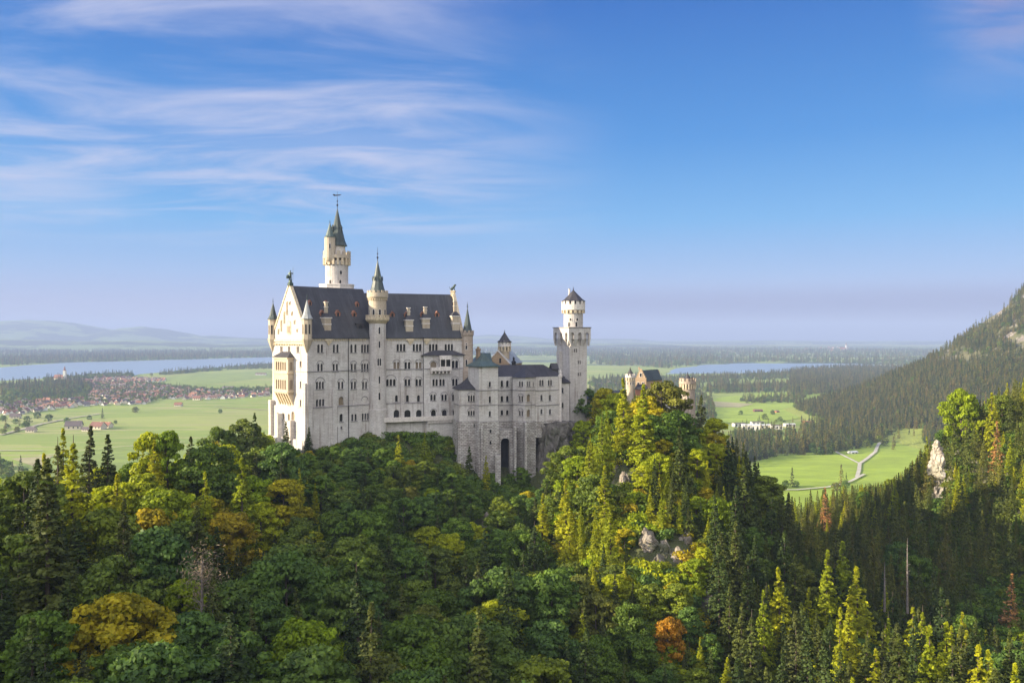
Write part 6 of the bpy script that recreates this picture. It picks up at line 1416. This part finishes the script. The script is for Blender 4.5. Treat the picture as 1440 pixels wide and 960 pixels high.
rk(785, 660, 336, (4, 5, 9), 2, 'rockg', amp=.3); rk(759, 676, 332, (4.5, 7, 9), 3, 'rockg'); rk(768, 676, 330, (4, 5, 6), 31, 'rockg')
def cliff(c, half, seed, mat, rot=0.0, n=40):
    from mathutils import noise as mn
    bmx = bmesh.new(); bmesh.ops.create_cube(bmx, size=2.0); bmesh.ops.subdivide_edges(bmx, edges=bmx.edges[:], cuts=n, use_grid_fill=True)
    for v in bmx.verts:
        p = v.co.copy(); rad = Vector((p.x, p.y, 0)); L = max(1e-3, max(abs(p.x), abs(p.y))); k = 1-.14*(rad.length/L-1)
        P_ = Vector((p.x*half[0]*k, p.y*half[1]*k, p.z*half[2])); q_ = P_+Vector((seed*5.3, 0, 0))
        a = mn.noise(Vector((q_.x*.22, q_.y*.22, q_.z*.09)))*2.0+mn.noise(Vector((q_.x*.6, q_.y*.6, q_.z*.22)))*.9+mn.noise(q_*1.3)*.35
        cr = mn.voronoi(Vector((q_.x*.3, q_.y*.3, q_.z*.12)))[0]; a -= max(0, .22-(cr[1]-cr[0]))*5
        a += .8*(1-p.z)*.8; d_ = rad.normalized() if rad.length > .01 else Vector((0, 0, 0)); v.co = P_+d_*a*min(1, rad.length*1.2)+Vector((0, 0, mn.noise(q_*.35)*.8*(1 if p.z < .98 else .5)))
    me = bpy.data.meshes.new('rock_face'); bmx.to_mesh(me); bmx.free(); me.materials.append(M[mat]); o_ = bpy.data.objects.new('rock_face', me); COL.objects.link(o_); o_.location = c; o_.rotation_euler.z = rot; o_['kind'] = 'structure'; return o_
cliff((at(771, 471, 334.5).x, 337.0, -33.8-16.5), (6.2, 7.5, 16.5), 1, 'rockg', .25); cliff((at(790, 471, 341).x, 343.0, -34.5-14), (4.2, 6.5, 14), 2, 'rockg', .4)
for u, v, sz, sd, mt in ((880, 680, (2.6, 3, 5), 4, 'rockb'), (866, 664, (2.2, 3, 3.5), 5, 'rockb'), (892, 640, (3, 3, 4), 6, 'rockb'), (912, 770, (3.2, 4, 5), 7, 'rockb'), (938, 778, (3.2, 4, 4.2), 8, 'rockb'), (926, 800, (3, 3, 4), 9, 'rockg'), (905, 745, (2.4, 3, 4), 10, 'rockb'),
    (955, 790, (3, 4, 4), 22, 'rockb'), (992, 852, (2.0, 3, 6.0), 11, 'rockg'), (985, 838, (1.6, 2, 5), 23, 'rockb'), (966, 762, (2.0, 3, 5.0), 12, 'rockb'), (846, 690, (2.4, 3, 3.2), 13, 'rockb'), (684, 742, (2.2, 3, 4.5), 14, 'rockb'), (676, 726, (1.6, 2, 3), 24, 'rockb'), (352, 652, (2.2, 2.6, 2.0), 17, 'rockw')):
    rh_(u, v, sz, sd, mt, amp=.55)
for u, v, sz, sd in ((1317, 632, (1.9, 3, 4), 19), (1314, 655, (2.2, 3, 5), 25), (1320, 675, (1.5, 3, 4.5), 26), (1316, 700, (1.3, 3, 5.5), 20), (1322, 645, (1.5, 3, 3.5), 27)): rh_(u, v, sz, sd, 'rockw', 270.0, amp=.6)

# ---------------------------------------------------------------- village houses
def house_mesh(name, L, Wd, hw, hr, wall_m, roof_m, seed):
    q = MB(); q.prism([(-L/2, -Wd/2), (L/2, -Wd/2), (L/2, Wd/2), (-L/2, Wd/2)], 0, hw, 0, top=False)
    q.poly([(-L/2, -Wd/2, hw), (-L/2, Wd/2, hw), (-L/2, 0, hw+hr)][::-1], 0); q.poly([(L/2, -Wd/2, hw), (L/2, Wd/2, hw), (L/2, 0, hw+hr)], 0)
    for s in (-1, 1):
        for i in range(3): x = -L/2+(i+.7)*L/3.4; a = [(x, s*(Wd/2+.05), hw*.3), (x+1.6, s*(Wd/2+.05), hw*.3), (x+1.6, s*(Wd/2+.05), hw*.75), (x, s*(Wd/2+.05), hw*.75)]; q.poly(a if s < 0 else a[::-1], 2)
    ov = .8; zo = hw-ov*hr/(Wd/2)*.8
    for zz, o_ in ((0, 0), (.3, 0)):
        A, B = (-L/2-ov, -Wd/2-ov, zo+zz), (L/2+ov, -Wd/2-ov, zo+zz); C_, D_ = (L/2+ov, Wd/2+ov, zo+zz), (-L/2-ov, Wd/2+ov, zo+zz); R0, R1 = (-L/2-ov, 0, hw+hr+.1+zz), (L/2+ov, 0, hw+hr+.1+zz)
        q.poly([A, B, R1, R0], 1); q.poly([C_, D_, R0, R1], 1)
    q.prism([(L*.2, -.4), (L*.2+.9, -.4), (L*.2+.9, .5), (L*.2, .5)], hw+hr*.6, hw+hr+1.0, 0)
    me = bpy.data.meshes.new(name); me.from_pydata(q.v, [], q.f)
    for m_ in (wall_m, roof_m, M['glass']): me.materials.append(m_)
    me.polygons.foreach_set('material_index', q.m); return me
HW = [plain('white_render', (.62, .60, .55), .9, .06, .01), plain('cream_render', (.62, .54, .40), .9, .06, .01)]
HR = [plain('red_tiles', (.21, .095, .065), .9, .15, .05), plain('brown_tiles', (.17, .09, .065), .9, .15, .05), plain('dull_tiles', (.13, .10, .09), .9, .15, .05), plain('orange_tiles', (.27, .12, .07), .9, .15, .05)]
hm = [[house_mesh('house', L, Wd, h, r_, HW[i % 2], HR[j], 0) for i, (L, Wd, h, r_) in enumerate(((13, 11, 4.2, 4.6), (17, 12, 4.4, 5), (10, 9.5, 3.8, 3.8)))] for j in range(4)]
rh = random.Random(5); nh = 0
dark_wood = [(0,556),(0,544),(40,541),(90,538),(125,541),(130,552),(90,556),(40,560)]
hcell = []
def place_house(u, v, me, lab, grp, s=1.0, rot=None):
    x, y = gnd(u, v)
    o_ = bpy.data.objects.new('house', me); COL.objects.link(o_); o_.location = (x, y, GZ); o_.rotation_euler.z = rh.uniform(-.6, .6)+rh.choice((0, 1.57)) if rot is None else rot; o_.scale = (s,)*3; tag(o_, lab, 'house', grp)
areas = [  # polygon, count, words
 ([(0,584),(0,569),(40,565),(100,562),(175,560),(212,562),(205,568),(120,571),(60,578),(30,583)], 74, 'tiled house along the near edge of the left village'),
 ([(125,558),(125,543),(180,537),(232,544),(238,556),(212,562),(150,561)], 62, 'tiled house in the middle of the left village'),
 ([(95,541),(95,534),(150,530),(186,531),(236,534),(234,537),(180,539),(130,542)], 48, 'small tiled house near the lake shore'),
 ([(232,560),(236,545),(290,548),(330,552),(376,548),(376,557),(330,560),(262,563)], 46, 'tiled house in the right part of the left village'),
]
for poly, n_, words in areas:
    k = 0; g_ = 0
    xs_ = [p_[0] for p_ in poly]; ys_ = [p_[1] for p_ in poly]
    while k < n_ and g_ < 8000:
        g_ += 1; u = rh.uniform(min(xs_), max(xs_)); v = rh.uniform(min(ys_), max(ys_))
        if not inside(poly, u, v): continue
        x, y = gnd(u, v)
        if any((x-a)**2+(y-b)**2 < 20**2 for a, b in hcell): continue
        hcell.append((x, y)); k += 1
        place_house(u, v, rh.choice(rh.choice(hm)), words, words.replace('house', 'houses'), rh.uniform(.85, 1.35))
hs_src = [o_ for o_ in bpy.data.objects if o_.name.startswith('house')]
hsrc = []; seen_m = set()
for o_ in hs_src:
    if o_.data.name not in seen_m: seen_m.add(o_.data.name); hsrc.append(o_)
more = []
for poly, n_, words in areas:
    xs_ = [p_[0] for p_ in poly]; ys_ = [p_[1] for p_ in poly]
    for _ in range(n_*14):
        u = rh.uniform(min(xs_), max(xs_)); v = rh.uniform(min(ys_), max(ys_))
        if not inside(poly, u, v): continue
        x, y = gnd(u, v)
        if any((x-a)**2+(y-b)**2 < 17**2 for a, b in hcell): continue
        hcell.append((x, y)); more.append((x, y, GZ, rh.uniform(.75, 1.1), rh.randrange(len(hsrc))))
scatter('village_houses', more, hsrc, 'remaining small houses packed between the village trees')
for (uc, vc), n_, words, su, sv in (((1170, 491), 22, 'red roofed house of the distant village beyond the right lake', 42, 2.2), ((690, 546), 0, '', 1, 1), ((850, 541), 9, 'pale house of the settlement seen between tower and gatehouse', 18, 3)):
    for i in range(n_): place_house(uc+rh.gauss(0, su*.5), vc+rh.gauss(0, sv*.6), rh.choice(hm[3] if vc < 500 else hm[1]), words, words.replace('house', 'houses'), 2.2 if vc < 500 else 1.1)
for u, v, s, j, lab in ((138, 603, 1.5, 0, 'long red roofed barn of the farm in the left field'), (150, 601, 1.2, 3, 'orange roofed farmhouse right of the long barn'), (104, 603, 1.7, 2, 'brown roofed barn at the left of the farm'), (122, 606, .9, 2, 'small shed in front of the farm'),
                        (44, 607, 1.0, 2, 'pale walled hut beside the roadside trees'), (251, 571, 1.1, 3, 'orange roofed house alone at the village edge'), (22, 588, 1.2, 2, 'grey roofed barn by the country road')):
    place_house(u, v, hm[j][1], lab, None, s, rh.uniform(-.3, .3))
# church on the lake shore
def church(u, v, s, lab):
    x, y = gnd(u, v); r_ = thing('church', lab, 'church', (x, y, GZ)); q = MB(); q.prism([(x-16*s, y-7*s), (x+12*s, y-7*s), (x+12*s, y+7*s), (x-16*s, y+7*s)], GZ, GZ+13*s); q.build('nave_wall', HW[1], r_)
    q = MB(); gable_roof(q, (x-17*s, y-7.5*s), (1, 0), 30*s, 15*s, GZ+13*s, GZ+23*s, .6*s); q.build('roof', HR[3], r_); q = MB(); q.prism([(x+12.2*s, y-4*s), (x+20*s, y-4*s), (x+20*s, y+4*s), (x+12.2*s, y+4*s)], GZ, GZ+36*s); tw = q.build('tower', HW[0], r_)
    q = MB(); q.lathe((x+16*s, y), [(4.6*s, GZ+36*s), (3*s, GZ+41*s), (2.2*s, GZ+44*s), (.1, GZ+52*s)], 8, 0, .39); q.build('spire', HR[0], tw)
church(84, 536.5, 1.25, 'white towered church with red roof on the lake shore'); church(1186, 493.5, 2.0, 'distant church with pale tower beyond the right lake')
# buildings of the right valley
def hall(u, v, L, Wd, h, wm, rm, lab, rot=0.0, hr=.8, name='hall_building'):
    x, y = gnd(u, v); r_ = thing(name, lab, 'building', (x, y, GZ)); dd = (math.cos(rot), math.sin(rot)); f_ = Face((x-dd[0]*L/2, y-dd[1]*L/2), (x+dd[0]*L/2, y+dd[1]*L/2)); q = MB()
    f_.box(q, 0, L, -Wd, 0, GZ, GZ+h); q.build('wall', wm, r_); q = MB(); gable_roof(q, f_.P, f_.d, L, Wd, GZ+h, GZ+h+hr, .7); q.build('roof', rm, r_); q = MB()
    k = max(2, int(L/7))
    for i in range(k): a = (i+.5)*L/k; f_.box(q, a-1.6, a+1.6, .02, .12, GZ+h*.25, GZ+h*.72)
    q.build('window', M['glass'], r_)
wr = plain('white_roof', (.72, .72, .72), .7, .06, .02); om = plain('orange_boards', (.46, .17, .07), .8, .15, .3)
hall(1056, 606, 34, 22, 12, HW[0], wr, 'large white flat roofed building left in the valley settlement', -.2); hall(1078, 603, 26, 18, 8, HW[1], wr, 'white low building in the middle of the valley settlement', .1); hall(1093, 604, 22, 14, 9, HW[0], HR[2], 'white house at the right of the valley settlement', -.1)
hall(1041, 600, 24, 14, 7, HW[0], HR[2], 'grey roofed house at the left end of the valley settlement', .2); hall(1112, 600, 22, 14, 6, HW[1], wr, 'pale house between the trees right of the settlement', .1); hall(1138, 596, 20, 14, 6, om, HR[3], 'small orange house behind the wood', .1); hall(1066, 597, 26, 14, 6, HW[0], HR[2], 'low grey roofed house behind the large white one', 0)
hall(1271, 611, 26, 16, 7.5, om, HR[3], 'orange boarded house with red roof at the top of the meadow', .12, 2.0); hall(1202, 638, 15, 8, 3.2, HW[0], wr, 'small white shelter on the meadow between the forking paths', .45, 1.2, 'shelter')
hall(1067, 579, 22, 12, 4, plain('dark_boards', (.16, .08, .05), .9, .2), HR[1], 'brown barn in the far meadow', .05, 2.5, 'barn'); hall(1094, 580, 10, 8, 3.5, om, HR[1], 'small brown hut right of the barn in the far meadow', .4, 2, 'barn')
hall(1084, 563, 24, 12, 5, HW[1], HR[2], 'pale farm building under the hedge in the far meadow', 0, 3, 'barn'); hall(940, 573, 26, 14, 5, HW[1], HR[1], 'brown roofed building behind the gatehouse trees', 0, 3, 'barn'); hall(320, 546.5, 40, 16, 6, HW[0], HR[2], 'long pale barn alone in the upper field', 0, 3, 'barn'); hall(366, 527.5, 50, 22, 7, HW[0], HR[1], 'farm building near the shore wood', 0, 4, 'barn')
x, y = gnd(1212, 684); 
for u, v, lab in ((1239.5, 622, 'tall white marker post at the top of the footpath'), (1204.5, 620, 'small white post at the wood edge')):
    x, y = gnd(u, v); q = MB(); q.lathe((x, y), [(.5, GZ), (.45, GZ+6), (.7, GZ+6.2), (.1, GZ+7.4)], 6); tag(q.build('marker_post', HW[0]), lab, 'post')

# ---------------------------------------------------------------- the air over the plain
hz = MB(); hz.prism([(-34000, -3000), (34000, -3000), (34000, 33000), (-34000, 33000)], -222, 440)
m = bpy.data.materials.new('haze'); m.use_nodes = True; t = m.node_tree; t.nodes.clear(); o = N(t, 'ShaderNodeOutputMaterial'); pv = N(t, 'ShaderNodeVolumePrincipled'); t.links.new(pv.outputs[0], o.inputs['Volume'])
pv.inputs['Color'].default_value = (.40, .51, .79, 1); pv.inputs['Density'].default_value = HAZE; pv.inputs['Anisotropy'].default_value = 0.0
if HAZE > 0: tag(hz.build('haze', m), 'pale blue haze over the plain', kind='stuff')
